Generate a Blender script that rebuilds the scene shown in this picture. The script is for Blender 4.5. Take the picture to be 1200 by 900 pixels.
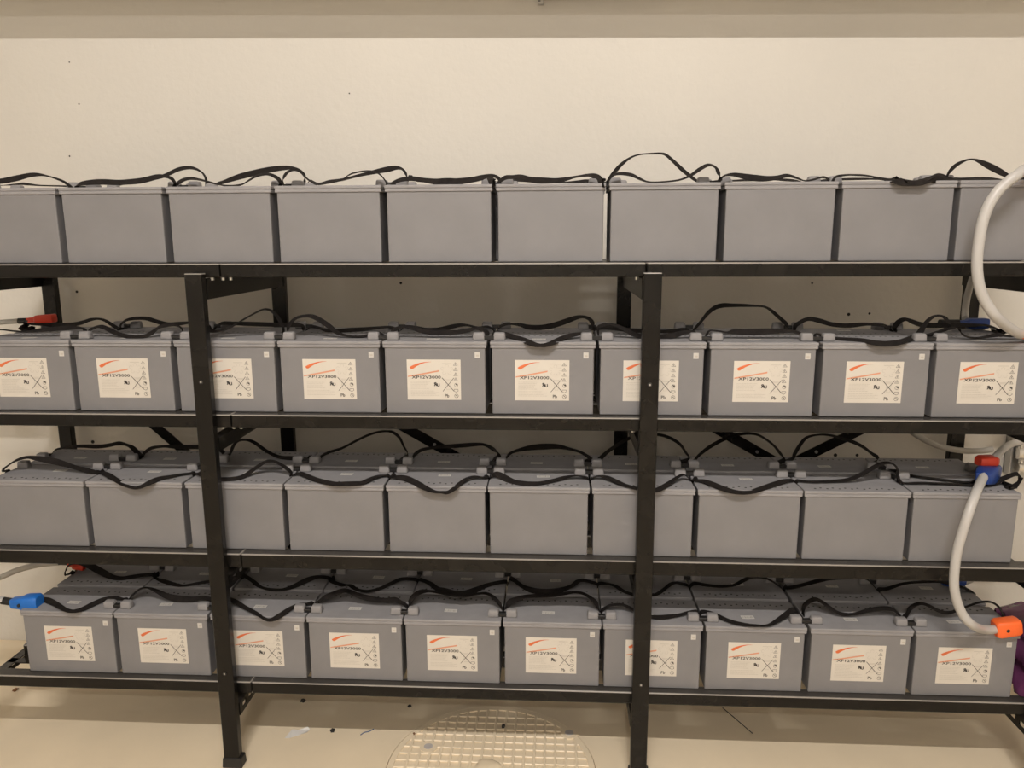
import bpy, bmesh, math, random
from mathutils import Vector, Matrix

for o in list(bpy.data.objects):
    bpy.data.objects.remove(o)
scene = bpy.context.scene
COL = scene.collection
random.seed(7)

# ------------------------------------------------------------------ camera
cam_data = bpy.data.cameras.new('camera')
cam_data.sensor_width = 36.0
cam_data.lens = 27.0
cam_data.clip_start = 0.02
cam = bpy.data.objects.new('camera', cam_data)
COL.objects.link(cam)
right = Vector((0.99847, 0.05412, -0.00412))
fwd = Vector((-0.05397, 0.98108, -0.18591)).normalized()
up = right.cross(fwd).normalized()
right = fwd.cross(up).normalized()
m = Matrix.Identity(4)
for i in range(3):
    m[i][0], m[i][1], m[i][2] = right[i], up[i], -fwd[i]
m.translation = (0.1897, -2.2210, 1.6792)
cam.matrix_world = m
scene.camera = cam

# ------------------------------------------------------------------ world, lights, exposure
world = bpy.data.worlds.new('world')
scene.world = world
world.use_nodes = True
world.node_tree.nodes['Background'].inputs[0].default_value = (1.0, 0.9, 0.78, 1)
world.node_tree.nodes['Background'].inputs[1].default_value = 0.02

LAMP_COLOUR = (1.0, 0.945, 0.885)


def lamp(name, x, y, z, length, power, tilt=44, spread=132, width=0.05):
    d = bpy.data.lights.new(name, 'AREA')
    d.shape = 'RECTANGLE'
    d.size = length
    d.size_y = width
    d.energy = power
    d.color = LAMP_COLOUR
    o = bpy.data.objects.new(name, d)
    COL.objects.link(o)
    o.location = (x, y, z)
    # tilt and spread aim the light at the rack; the added fill faces away
    d.spread = math.radians(spread)
    o.rotation_euler = (math.radians(tilt), 0, 0)
    return o


lamp('tube_or_fill_light', 0.2, -3.2, 4.60, 1.6, 385, spread=122)
lamp('tube_or_fill_light', 0.1, -6.0, 4.60, 0.6, 215)
lamp('tube_or_fill_light', 0.0, -7.0, 4.60, 4.6, 950, tilt=-40, spread=170)  # added fill lamp, bounced off the opposite wall to lift the shade

scene.view_settings.view_transform = 'Standard'
scene.view_settings.look = 'None'
scene.view_settings.gamma = 1.0
scene.view_settings.use_curve_mapping = False
scene.view_settings.exposure = -2.56


# ------------------------------------------------------------------ materials
def srgb(r, g, b):
    def f(c):
        c /= 255.0
        return c / 12.92 if c <= 0.04045 else ((c + 0.055) / 1.055) ** 2.4
    return (f(r), f(g), f(b), 1.0)


def mat(name, col, rough=0.5, metal=0.0, noise=0.0, nscale=20.0, bump=0.0, bscale=200.0, spec=0.5, **kw):
    """Principled material; 'noise' varies the colour, 'bump' adds fine relief."""
    mt = bpy.data.materials.new(name)
    mt.use_nodes = True
    nt = mt.node_tree
    b = nt.nodes['Principled BSDF']
    b.inputs['Base Color'].default_value = col
    b.inputs['Roughness'].default_value = rough
    b.inputs['Metallic'].default_value = metal
    b.inputs['Specular IOR Level'].default_value = spec
    for k, v in kw.items():
        b.inputs[k.replace('_', ' ')].default_value = v
    if noise or bump:
        tc = nt.nodes.new('ShaderNodeTexCoord')
    if noise:
        n = nt.nodes.new('ShaderNodeTexNoise')
        n.inputs['Scale'].default_value = nscale
        n.inputs['Detail'].default_value = 6
        nt.links.new(tc.outputs['Object'], n.inputs['Vector'])
        r = nt.nodes.new('ShaderNodeValToRGB')
        r.color_ramp.elements[0].position = 0.3
        r.color_ramp.elements[1].position = 0.7
        r.color_ramp.elements[0].color = tuple(c * (1 - noise) for c in col[:3]) + (1,)
        r.color_ramp.elements[1].color = tuple(min(1, c * (1 + noise)) for c in col[:3]) + (1,)
        nt.links.new(n.outputs['Fac'], r.inputs['Fac'])
        nt.links.new(r.outputs['Color'], b.inputs['Base Color'])
    if bump:
        n2 = nt.nodes.new('ShaderNodeTexNoise')
        n2.inputs['Scale'].default_value = bscale
        n2.inputs['Detail'].default_value = 4
        nt.links.new(tc.outputs['Object'], n2.inputs['Vector'])
        bp = nt.nodes.new('ShaderNodeBump')
        bp.inputs['Strength'].default_value = bump
        bp.inputs['Distance'].default_value = 0.01
        nt.links.new(n2.outputs['Fac'], bp.inputs['Height'])
        nt.links.new(bp.outputs['Normal'], b.inputs['Normal'])
    return mt


M = {
    'wall': mat('plaster', (0.70, 0.665, 0.605, 1), 0.85, noise=0.03, nscale=1.3, bump=0.16, bscale=38),
    'roomwall': mat('white_wall_paint', (0.85, 0.82, 0.77, 1), 0.9, noise=0.02),
    'floor': mat('floor_paint', (0.86, 0.73, 0.54, 1), 0.42, noise=0.06, nscale=2.5, bump=0.06, bscale=25),
    'ceiling': mat('ceiling_paint', (0.75, 0.70, 0.62, 1), 0.9, noise=0.02),
    'case': mat('grey_case_plastic', (0.208, 0.203, 0.211, 1), 0.5, noise=0.05, nscale=9, bump=0.04, bscale=500),
    'lid': mat('grey_lid_plastic', (0.29, 0.282, 0.290, 1), 0.75, spec=0.05, noise=0.08, nscale=14, bump=0.05, bscale=400),
    'cap': mat('grey_cap_plastic', (0.27, 0.26, 0.262, 1), 0.6, spec=0.15, noise=0.04),
    'dark': mat('dark_hole', (0.02, 0.018, 0.017, 1), 0.8, noise=0.1),
    'strap': mat('black_webbing', (0.018, 0.015, 0.014, 1), 0.85, spec=0.15, noise=0.25, nscale=60, bump=0.3, bscale=900),
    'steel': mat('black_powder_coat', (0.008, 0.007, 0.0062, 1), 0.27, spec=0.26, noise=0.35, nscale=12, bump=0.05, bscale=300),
    'zinc': mat('bright_zinc', (0.75, 0.74, 0.72, 1), 0.3, metal=1.0, noise=0.1),
    'link': mat('black_rubber', (0.012, 0.011, 0.011, 1), 0.5, noise=0.2),
    'paper': mat('label_paper', (0.66, 0.615, 0.55, 1), 0.5, noise=0.02),
    'sticker': mat('sticker_paper', (0.58, 0.56, 0.53, 1), 0.5, noise=0.04, nscale=90),
    'orange': mat('orange_print', (0.64, 0.15, 0.05, 1), 0.5, noise=0.04),
    'paleorange': mat('pale_orange_print', (0.66, 0.31, 0.19, 1), 0.5, noise=0.04),
    'ink': mat('black_ink', (0.035, 0.03, 0.03, 1), 0.5, noise=0.04),
    'greyink': mat('grey_ink', (0.34, 0.31, 0.28, 1), 0.5, noise=0.04),
    'faintink': mat('faint_ink', (0.50, 0.46, 0.41, 1), 0.5, noise=0.04),
    'whiteink': mat('white_ink', (0.92, 0.90, 0.85, 1), 0.5, noise=0.02),
    'cable': mat('grey_cable_jacket', (0.50, 0.485, 0.47, 1), 0.38, noise=0.05, nscale=8),
    'cabledull': mat('dull_grey_cable', (0.40, 0.38, 0.35, 1), 0.5, noise=0.06),
    'red': mat('red_boot', (0.62, 0.05, 0.022, 1), 0.45, noise=0.06),
    'orangeboot': mat('orange_boot', (0.92, 0.15, 0.03, 1), 0.45, noise=0.05),
    'blue': mat('blue_boot', (0.012, 0.15, 0.56, 1), 0.45, noise=0.06),
    'darkblue': mat('dark_blue_boot', (0.012, 0.045, 0.22, 1), 0.45, noise=0.06),
    'conduit': mat('galvanised_conduit', (0.50, 0.49, 0.47, 1), 0.38, metal=0.6, noise=0.08),
    'tray': mat('grey_tray', (0.55, 0.53, 0.50, 1), 0.5, noise=0.04),
    'white': mat('white_enamel', (0.8, 0.8, 0.8, 1), 0.4, noise=0.02),
    'purple': mat('purple_film', (0.13, 0.035, 0.10, 1), 0.25, noise=0.35, nscale=9, bump=0.4, bscale=18),
    'scrap': mat('white_paper', (0.85, 0.82, 0.78, 1), 0.7, noise=0.02),
    'rust': mat('rusty_dirt', (0.22, 0.10, 0.04, 1), 0.8, noise=0.4, nscale=80),
    'bluethread': mat('blue_thread', (0.05, 0.10, 0.22, 1), 0.8, noise=0.2),
    'bare': mat('bare_concrete_patch', (0.52, 0.48, 0.46, 1), 0.6, noise=0.08, nscale=60),
}
# the black steel is thinly dusty on top, and its rounded upper edges have a pale highlight painted in
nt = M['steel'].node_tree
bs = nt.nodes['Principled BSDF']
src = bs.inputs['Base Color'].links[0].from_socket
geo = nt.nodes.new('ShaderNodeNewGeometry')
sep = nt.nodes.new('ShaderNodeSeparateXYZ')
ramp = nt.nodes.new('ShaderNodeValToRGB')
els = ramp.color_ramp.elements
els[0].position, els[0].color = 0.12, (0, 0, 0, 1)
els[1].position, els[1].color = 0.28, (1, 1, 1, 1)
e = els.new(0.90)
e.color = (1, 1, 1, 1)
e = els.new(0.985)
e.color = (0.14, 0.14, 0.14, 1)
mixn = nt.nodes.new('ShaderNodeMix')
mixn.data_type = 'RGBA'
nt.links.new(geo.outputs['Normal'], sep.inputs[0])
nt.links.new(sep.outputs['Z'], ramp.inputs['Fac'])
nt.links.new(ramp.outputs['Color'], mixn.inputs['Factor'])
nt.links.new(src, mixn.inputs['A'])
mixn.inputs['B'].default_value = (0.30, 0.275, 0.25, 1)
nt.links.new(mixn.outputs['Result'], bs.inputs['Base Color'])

glow = bpy.data.materials.new('tube_glow')
glow.use_nodes = True
gb = glow.node_tree.nodes['Principled BSDF']
gb.inputs['Emission Color'].default_value = (1.0, 0.88, 0.74, 1)
gb.inputs['Emission Strength'].default_value = 3.0
M['glow'] = glow


# ------------------------------------------------------------------ mesh helpers
def finish(name, bm, material, parent=None, loc=None, smooth=False, angle=None):
    bmesh.ops.recalc_face_normals(bm, faces=bm.faces)
    me = bpy.data.meshes.new(name)
    bm.to_mesh(me)
    bm.free()
    me.materials.append(M[material])
    if smooth:
        for p in me.polygons:
            p.use_smooth = True
        if angle:
            me.set_sharp_from_angle(angle=math.radians(angle))
    o = bpy.data.objects.new(name, me)
    COL.objects.link(o)
    if parent is not None:
        o.parent = parent
    if loc is not None:
        o.location = loc
    return o


def use_mesh(name, me, parent, loc=(0, 0, 0), rz=0.0):
    o = bpy.data.objects.new(name, me)
    COL.objects.link(o)
    o.parent = parent
    o.location = loc
    o.rotation_euler = (0, 0, rz)
    return o


def add_box(bm, x0, x1, y0, y1, z0, z1, bevel=0.0, seg=2, taper=0.0):
    vs = []
    for z, t in ((z0, 0.0), (z1, taper)):
        for x, y in ((x0 + t, y0 + t), (x1 - t, y0 + t), (x1 - t, y1 - t), (x0 + t, y1 - t)):
            vs.append(bm.verts.new((x, y, z)))
    fs = [(0, 3, 2, 1), (4, 5, 6, 7), (0, 1, 5, 4), (1, 2, 6, 5), (2, 3, 7, 6), (3, 0, 4, 7)]
    faces = [bm.faces.new([vs[i] for i in f]) for f in fs]
    if bevel:
        edges = list({e for f in faces for e in f.edges})
        bmesh.ops.bevel(bm, geom=edges, offset=bevel, segments=seg, profile=0.5, affect='EDGES')


def add_cyl(bm, p0, p1, r0, r1=None, n=12, cap=True):
    p0, p1 = Vector(p0), Vector(p1)
    r1 = r0 if r1 is None else r1
    t = (p1 - p0).normalized()
    a = t.orthogonal().normalized()
    b = t.cross(a)
    rings = []
    for p, r in ((p0, r0), (p1, r1)):
        rings.append([bm.verts.new(p + (a * math.cos(2 * math.pi * i / n) + b * math.sin(2 * math.pi * i / n)) * r)
                      for i in range(n)])
    for i in range(n):
        j = (i + 1) % n
        bm.faces.new((rings[0][i], rings[0][j], rings[1][j], rings[1][i]))
    if cap:
        bm.faces.new(rings[0][::-1])
        bm.faces.new(rings[1])


def catmull(P, sub):
    """Catmull-Rom through a list of Vectors."""
    out = []
    n = len(P)
    for i in range(n - 1):
        p0, p1, p2, p3 = P[max(i - 1, 0)], P[i], P[i + 1], P[min(i + 2, n - 1)]
        for s in range(sub):
            t = s / sub
            out.append(0.5 * ((2 * p1) + (p2 - p0) * t + (2 * p0 - 5 * p1 + 4 * p2 - p3) * t * t
                              + (3 * p1 - p0 - 3 * p2 + p3) * t ** 3))
    out.append(P[-1].copy())
    return out


def add_tube(bm, pts, r, n=12, sub=5):
    P = catmull([Vector(p) for p in pts], sub)
    a = None
    prev = None
    for i, p in enumerate(P):
        t = (P[min(i + 1, len(P) - 1)] - P[max(i - 1, 0)]).normalized()
        a = t.orthogonal().normalized() if a is None else (a - t * a.dot(t)).normalized()
        b = t.cross(a)
        ring = [bm.verts.new(p + (a * math.cos(2 * math.pi * k / n) + b * math.sin(2 * math.pi * k / n)) * r)
                for k in range(n)]
        if prev:
            for k in range(n):
                j = (k + 1) % n
                bm.faces.new((prev[k], prev[j], ring[j], ring[k]))
        else:
            bm.faces.new(ring[::-1])
        prev = ring
    bm.faces.new(prev)


def add_loft(bm, p0, p1, profile, upv=(0, 0, 1), n=20, power=4.0):
    """Rounded-box body along p0->p1; profile rows: (t, half width, half height, lift)."""
    p0, p1 = Vector(p0), Vector(p1)
    t = (p1 - p0).normalized()
    side = t.cross(Vector(upv)).normalized()
    u = side.cross(t)
    prev = None
    for row in profile:
        f, hw, hh = row[:3]
        lift = row[3] if len(row) > 3 else 0.0
        c = p0.lerp(p1, f) + u * lift
        ring = []
        for k in range(n):
            a = 2 * math.pi * k / n
            ca, sa = math.cos(a), math.sin(a)
            e = 2.0 / power
            ring.append(bm.verts.new(c + side * (hw * math.copysign(abs(ca) ** e, ca))
                                     + u * (hh * math.copysign(abs(sa) ** e, sa))))
        if prev:
            for k in range(n):
                j = (k + 1) % n
                bm.faces.new((prev[k], prev[j], ring[j], ring[k]))
        else:
            bm.faces.new(ring[::-1])
        prev = ring
    bm.faces.new(prev)


def thing(name, label, cat, loc=(0, 0, 0), rz=0.0, group=None):
    o = bpy.data.objects.new(name, None)
    o.empty_display_size = 0.05
    COL.objects.link(o)
    o.location = loc
    o.rotation_euler = (0, 0, rz)
    return tag(o, label, cat, group)


def tag(o, label, cat, group=None):
    o['label'] = label
    o['category'] = cat
    if group:
        o['group'] = group
    return o


def structure(name, bm, material, label=None):
    o = finish(name, bm, material)
    o['kind'] = 'structure'
    if label:
        o['label'] = label
    return o


def text_mesh(body, size, material, shear=0.0, mirror=False, xscale=1.0, bold=0.0):
    cu = bpy.data.curves.new('lettering', 'FONT')
    cu.body = body
    cu.size = size
    cu.shear = shear
    cu.offset = bold
    cu.resolution_u = 2
    cu.align_x = 'LEFT'
    ob = bpy.data.objects.new('lettering', cu)
    COL.objects.link(ob)
    dg = bpy.context.evaluated_depsgraph_get()
    dg.update()
    me = bpy.data.meshes.new_from_object(ob.evaluated_get(dg))
    bpy.data.objects.remove(ob)
    bpy.data.curves.remove(cu)
    xs = [v.co.x for v in me.vertices]
    lo, hi = min(xs), max(xs)
    for v in me.vertices:
        x = (v.co.x - lo) / (hi - lo)
        v.co.x = (1 - x if mirror else x) * (hi - lo) * xscale
    return me

# ------------------------------------------------------------------ measured layout (metres)
BATTERY_X = [
    [-1.4143, -1.0964, -0.7762, -0.4572, -0.1391, 0.1785, 0.4966, 0.8152, 1.133, 1.4486],
    [-1.4247, -1.1091, -0.7924, -0.4763, -0.1607, 0.1578, 0.4752, 0.7926, 1.1118, 1.4281],
    [-1.4289, -1.1129, -0.7952, -0.4811, -0.1657, 0.1468, 0.4616, 0.777, 1.09, 1.404],
    [-1.3815, -1.0677, -0.7506, -0.4373, -0.1248, 0.1897, 0.5028, 0.8184, 1.1374, 1.4522],
]
STRAPS = {
    (0, 0, 'f'): [(0.1562,-0.0,0.2081,-0.0,-1.0,0.0),(0.1515,-0.0,0.2206,-0.0,-1.0,0.0),(0.1915,0.0,0.2378,0.44,-0.65,0.63),(0.124,0.0,0.2398,0.02,-0.81,0.58),(0.0699,0.0,0.2426,0.08,-0.7,0.71),(0.0153,0.0,0.2514,0.13,-0.61,0.78),(-0.0339,0.0,0.2604,0.03,-0.8,0.59),(-0.0786,0.0,0.2568,-0.01,-1.0,0.08),(-0.1171,0.0,0.2453,-0.02,-1.0,0.06),(-0.1395,0.0,0.2327,0.01,-1.0,-0.02),(-0.1515,-0.0,0.2206,-0.0,-1.0,0.0),(-0.1562,-0.0,0.2081,-0.0,-1.0,0.0)],
    (0, 0, 'r'): [(-0.1562,0.0,0.2081,0.0,1.0,0.0),(-0.1515,0.0,0.2206,0.0,1.0,0.0),(-0.2506,0.0,0.2405,-0.24,0.95,-0.19),(-0.1713,0.0,0.2466,-0.03,0.95,0.31),(-0.145,0.0,0.2491,0.01,0.94,0.34),(-0.0907,0.0,0.2433,0.01,0.99,0.16),(0.024,0.0,0.2384,0.02,0.98,0.19),(0.1515,0.0,0.2206,0.0,1.0,0.0),(0.1562,0.0,0.2081,0.0,1.0,0.0)],
    (0, 1, 'f'): [(0.1562,-0.0,0.2081,-0.0,-1.0,0.0),(0.1515,-0.0,0.2206,-0.0,-1.0,0.0),(0.1439,0.0,0.2324,0.16,-0.86,0.49),(0.101,0.0,0.2376,0.05,-0.73,0.68),(0.0639,0.0,0.238,-0.01,-0.71,0.7),(0.0166,0.0,0.2364,0.02,-0.75,0.66),(-0.0496,0.0,0.2408,0.09,-0.66,0.74),(-0.095,0.0,0.2504,0.12,-0.7,0.71),(-0.1214,0.0,0.2526,-0.02,-0.93,0.38),(-0.1418,0.0,0.2475,-0.1,-0.98,0.17),(-0.1536,0.0,0.2326,0.12,-0.99,-0.04),(-0.1515,-0.0,0.2206,-0.0,-1.0,0.0),(-0.1562,-0.0,0.2081,-0.0,-1.0,0.0)],
    (0, 1, 'r'): [(-0.1562,0.0,0.2081,0.0,1.0,0.0),(-0.1515,0.0,0.2206,0.0,1.0,0.0),(-0.1356,0.0,0.2452,-0.18,0.85,0.5),(-0.0636,0.0,0.2527,-0.07,0.9,0.44),(0.0088,0.0,0.2682,-0.15,0.81,0.57),(0.0381,0.0,0.2792,-0.24,0.74,0.63),(0.0673,0.0,0.2904,-0.15,0.77,0.62),(0.1015,0.0,0.2946,0.02,0.88,0.47),(0.129,0.0,0.2872,0.05,0.99,0.11),(0.1475,0.0,0.2724,-0.1,0.99,-0.07),(0.1542,0.0,0.251,-0.11,0.99,-0.01),(0.1515,0.0,0.2206,0.0,1.0,0.0),(0.1562,0.0,0.2081,0.0,1.0,0.0)],
    (0, 2, 'f'): [(0.1562,-0.0,0.2081,-0.0,-1.0,0.0),(0.1515,-0.0,0.2206,-0.0,-1.0,0.0),(0.1589,0.0,0.2301,0.63,-0.74,0.21),(0.145,0.0,0.2398,0.23,-0.8,0.55),(0.1211,0.0,0.2458,0.03,-0.9,0.43),(0.0952,0.0,0.2431,-0.04,-0.98,0.22),(0.0671,0.0,0.2368,-0.03,-0.99,0.13),(0.034,0.0,0.2279,-0.02,-0.99,0.1),(-0.002,0.0,0.2239,-0.0,-0.97,0.23),(-0.036,0.0,0.2273,0.08,-0.94,0.32),(-0.0575,0.0,0.2382,0.18,-0.92,0.35),(-0.0869,0.0,0.2527,0.12,-0.9,0.42),(-0.1206,0.0,0.2561,-0.04,-0.95,0.3),(-0.1456,0.0,0.2449,-0.18,-0.96,0.23),(-0.155,0.0,0.2301,-0.07,-1.0,0.02),(-0.1515,-0.0,0.2206,-0.0,-1.0,0.0),(-0.1562,-0.0,0.2081,-0.0,-1.0,0.0)],
    (0, 2, 'r'): [(-0.1562,0.0,0.2081,0.0,1.0,0.0),(-0.1515,0.0,0.2206,0.0,1.0,0.0),(-0.1357,0.0,0.2414,-0.26,0.89,0.38),(-0.1098,0.0,0.2492,-0.17,0.82,0.55),(-0.0581,0.0,0.2648,-0.21,0.58,0.79),(-0.0013,0.0,0.2776,-0.17,0.53,0.83),(0.0495,0.0,0.2869,-0.11,0.62,0.78),(0.0971,0.0,0.2913,-0.02,0.79,0.61),(0.1247,0.0,0.2897,0.06,0.95,0.31),(0.1437,0.0,0.2816,0.1,0.98,0.14),(0.1554,0.0,0.267,0.09,1.0,0.03),(0.1557,0.0,0.2485,-0.58,0.82,0.05),(0.1515,0.0,0.2206,0.0,1.0,0.0),(0.1562,0.0,0.2081,0.0,1.0,0.0)],
    (0, 3, 'f'): [(0.1562,-0.0,0.2081,-0.0,-1.0,0.0),(0.1515,-0.0,0.2206,-0.0,-1.0,0.0),(0.1589,0.0,0.23,0.06,-1.0,-0.0),(0.1526,0.0,0.2496,0.48,-0.82,0.3),(0.1377,0.0,0.2636,0.21,-0.88,0.43),(0.1183,0.0,0.2664,-0.02,-0.99,0.17),(0.1008,0.0,0.2589,0.01,-1.0,-0.01),(0.0813,0.0,0.2404,-0.01,-1.0,0.01),(0.0538,0.0,0.2268,-0.04,-0.97,0.24),(0.0204,0.0,0.2302,0.04,-0.96,0.28),(-0.0183,0.0,0.2384,0.1,-0.96,0.27),(-0.0497,0.0,0.2557,0.09,-0.96,0.27),(-0.0957,0.0,0.2633,0.01,-0.98,0.22),(-0.1234,0.0,0.2587,-0.04,-0.99,0.11),(-0.1407,0.0,0.2459,0.0,-1.0,-0.0),(-0.1528,0.0,0.2276,0.06,-1.0,-0.02),(-0.1515,-0.0,0.2206,-0.0,-1.0,0.0),(-0.1562,-0.0,0.2081,-0.0,-1.0,0.0)],
    (0, 3, 'r'): [(-0.1562,0.0,0.2081,0.0,1.0,0.0),(-0.1515,0.0,0.2206,0.0,1.0,0.0),(-0.1493,0.0,0.251,-0.21,0.93,0.3),(-0.1221,0.0,0.2415,0.01,0.97,0.24),(-0.0856,0.0,0.2492,-0.05,0.94,0.34),(-0.044,0.0,0.2528,-0.07,0.91,0.4),(0.0118,0.0,0.2655,-0.09,0.9,0.43),(0.0672,0.0,0.2769,-0.12,0.78,0.61),(0.1086,0.0,0.2844,-0.12,0.64,0.76),(0.1361,0.0,0.2881,0.02,0.85,0.53),(0.1551,0.0,0.2827,0.11,0.98,0.17),(0.1642,0.0,0.2695,0.14,0.99,0.05),(0.1677,0.0,0.2485,-0.46,0.88,0.12),(0.1515,0.0,0.2206,0.0,1.0,0.0),(0.1562,0.0,0.2081,0.0,1.0,0.0)],
    (0, 4, 'f'): [(0.1562,-0.0,0.2081,-0.0,-1.0,0.0),(0.1515,-0.0,0.2206,-0.0,-1.0,0.0),(0.1501,0.0,0.2263,0.23,-0.9,0.36),(0.127,0.0,0.2358,0.14,-0.85,0.52),(0.0965,0.0,0.2404,-0.07,-0.8,0.6),(0.0577,0.006,0.236,-0.31,-0.81,0.49),(0.0174,0.024,0.2296,-0.33,-0.65,0.69),(-0.0215,0.036,0.2265,-0.01,-0.11,0.99),(-0.0498,0.024,0.2291,0.33,-0.57,0.76),(-0.0927,0.006,0.2348,0.28,-0.78,0.56),(-0.1252,0.006,0.2418,-0.36,-0.66,0.66),(-0.145,0.036,0.2358,-0.93,-0.37,-0.09),(-0.1581,0.096,0.2162,0.19,-0.41,0.89),(-0.1515,-0.0,0.2206,-0.0,-1.0,0.0),(-0.1562,-0.0,0.2081,-0.0,-1.0,0.0)],
    (0, 4, 'r'): [(-0.1562,0.0,0.2081,0.0,1.0,0.0),(-0.1515,0.0,0.2206,0.0,1.0,0.0),(-0.1417,0.0,0.2615,-0.33,0.83,0.45),(-0.1147,0.0,0.2482,0.04,0.94,0.34),(-0.0328,0.0,0.2475,-0.01,0.88,0.47),(0.0488,0.0,0.2521,-0.05,0.88,0.48),(0.0923,0.0,0.2596,-0.06,0.88,0.48),(0.1221,0.0,0.262,0.05,0.91,0.41),(0.1409,0.0,0.254,0.27,0.91,0.31),(0.1462,0.0,0.2408,0.24,0.97,0.08),(0.1515,0.0,0.2206,0.0,1.0,0.0),(0.1562,0.0,0.2081,0.0,1.0,0.0)],
    (0, 5, 'f'): [(0.1562,-0.0,0.2081,-0.0,-1.0,0.0),(0.1515,-0.0,0.2206,-0.0,-1.0,0.0),(0.1531,0.0,0.2274,0.27,-0.93,0.25),(0.1331,0.0,0.2405,0.19,-0.83,0.52),(0.1131,0.0,0.2421,0.02,-0.87,0.49),(0.0883,0.0,0.2426,-0.08,-0.81,0.58),(0.0584,0.0,0.2344,-0.12,-0.73,0.67),(0.0262,0.0,0.2317,-0.03,-0.66,0.75),(-0.011,0.0,0.2314,0.03,-0.81,0.59),(-0.0407,0.0,0.2348,0.08,-0.87,0.48),(-0.0728,0.0,0.2413,0.04,-0.96,0.28),(-0.1097,0.0,0.2457,-0.1,-0.91,0.39),(-0.1291,0.006,0.2415,-0.76,-0.49,0.43),(-0.1423,0.036,0.2297,-0.96,-0.23,-0.17),(-0.146,0.096,0.2161,0.23,-0.29,0.93),(-0.1515,-0.0,0.2206,-0.0,-1.0,0.0),(-0.1562,-0.0,0.2081,-0.0,-1.0,0.0)],
    (0, 5, 'r'): [(-0.1562,0.0,0.2081,0.0,1.0,0.0),(-0.1515,0.0,0.2206,0.0,1.0,0.0),(-0.1335,0.0,0.2458,-0.08,0.93,0.36),(-0.0527,0.0,0.2425,0.01,0.93,0.36),(0.0279,0.0,0.2393,0.0,0.97,0.25),(0.0681,0.0,0.2403,-0.02,0.93,0.36),(0.1028,0.0,0.2426,0.01,0.88,0.47),(0.1295,0.0,0.2385,0.15,0.93,0.34),(0.1515,0.0,0.2206,0.0,1.0,0.0),(0.1562,0.0,0.2081,0.0,1.0,0.0)],
    (0, 6, 'f'): [(0.1562,-0.0,0.2081,-0.0,-1.0,0.0),(0.1515,-0.0,0.2206,-0.0,-1.0,0.0),(0.154,0.0,0.2273,0.22,-0.97,0.11),(0.1396,0.0,0.244,0.13,-0.97,0.21),(0.1176,0.0,0.2493,0.01,-0.92,0.39),(0.0857,0.0,0.2454,-0.12,-0.89,0.44),(0.0609,0.0,0.2338,-0.14,-0.93,0.34),(0.0362,0.0,0.2252,-0.03,-0.97,0.22),(-0.0005,0.0,0.2249,0.01,-0.98,0.19),(-0.037,0.0,0.2277,0.03,-0.98,0.21),(-0.0611,0.0,0.2328,0.06,-0.98,0.17),(-0.085,0.0,0.2433,0.13,-0.96,0.24),(-0.1086,0.0,0.2597,0.19,-0.93,0.32),(-0.1323,0.0,0.2711,0.05,-0.93,0.37),(-0.1519,0.0,0.2652,-0.23,-0.92,0.31),(-0.1623,0.0,0.2486,-0.51,-0.83,0.23),(-0.168,0.0,0.2295,0.3,-0.95,0.12),(-0.1515,-0.0,0.2206,-0.0,-1.0,0.0),(-0.1562,-0.0,0.2081,-0.0,-1.0,0.0)],
    (0, 6, 'r'): [(-0.1562,0.0,0.2081,0.0,1.0,0.0),(-0.1515,0.0,0.2206,0.0,1.0,0.0),(-0.1699,0.0,0.2382,0.35,0.93,0.13),(-0.1621,0.0,0.2485,-0.27,0.94,0.2),(-0.1465,0.0,0.2691,-0.35,0.89,0.29),(-0.1258,0.0,0.2921,-0.27,0.91,0.31),(-0.0972,0.0,0.3124,-0.11,0.97,0.22),(-0.0684,0.0,0.3216,-0.04,0.98,0.21),(-0.029,0.0,0.3238,-0.01,0.96,0.27),(-0.0027,0.0,0.3238,0.04,0.94,0.34),(0.0133,0.0,0.3183,0.24,0.89,0.38),(0.0376,0.0,0.2983,0.36,0.84,0.41),(0.0648,0.0,0.2737,0.38,0.8,0.45),(0.0864,0.0,0.2568,0.32,0.84,0.43),(0.1081,0.0,0.2412,0.21,0.91,0.37),(0.1515,0.0,0.2206,0.0,1.0,0.0),(0.1562,0.0,0.2081,0.0,1.0,0.0)],
    (0, 7, 'f'): [(0.1562,-0.0,0.2081,-0.0,-1.0,0.0),(0.1515,-0.0,0.2206,-0.0,-1.0,0.0),(0.1529,0.0,0.2272,0.1,-0.99,0.05),(0.1437,0.0,0.2378,0.06,-0.99,0.08),(0.1319,0.0,0.2424,0.04,-0.97,0.25),(0.1102,0.0,0.2434,-0.04,-0.86,0.5),(0.0834,0.0,0.2385,-0.11,-0.71,0.7),(0.0494,0.0,0.2335,-0.07,-0.62,0.78),(0.0156,0.0,0.232,0.02,-0.78,0.62),(-0.013,0.0,0.2353,0.07,-0.9,0.44),(-0.0367,0.0,0.2398,0.01,-0.89,0.45),(-0.0561,0.0,0.2361,-0.11,-0.91,0.39),(-0.0757,0.0,0.2289,-0.1,-0.95,0.3),(-0.0904,0.0,0.2248,-0.01,-0.98,0.2),(-0.1093,0.0,0.2274,0.03,-0.99,0.16),(-0.1281,0.0,0.2327,0.03,-0.99,0.16),(-0.1447,0.0,0.2335,-0.09,-0.93,0.35),(-0.1548,0.0,0.2259,-0.45,-0.86,0.24),(-0.1515,-0.0,0.2206,-0.0,-1.0,0.0),(-0.1562,-0.0,0.2081,-0.0,-1.0,0.0)],
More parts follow.
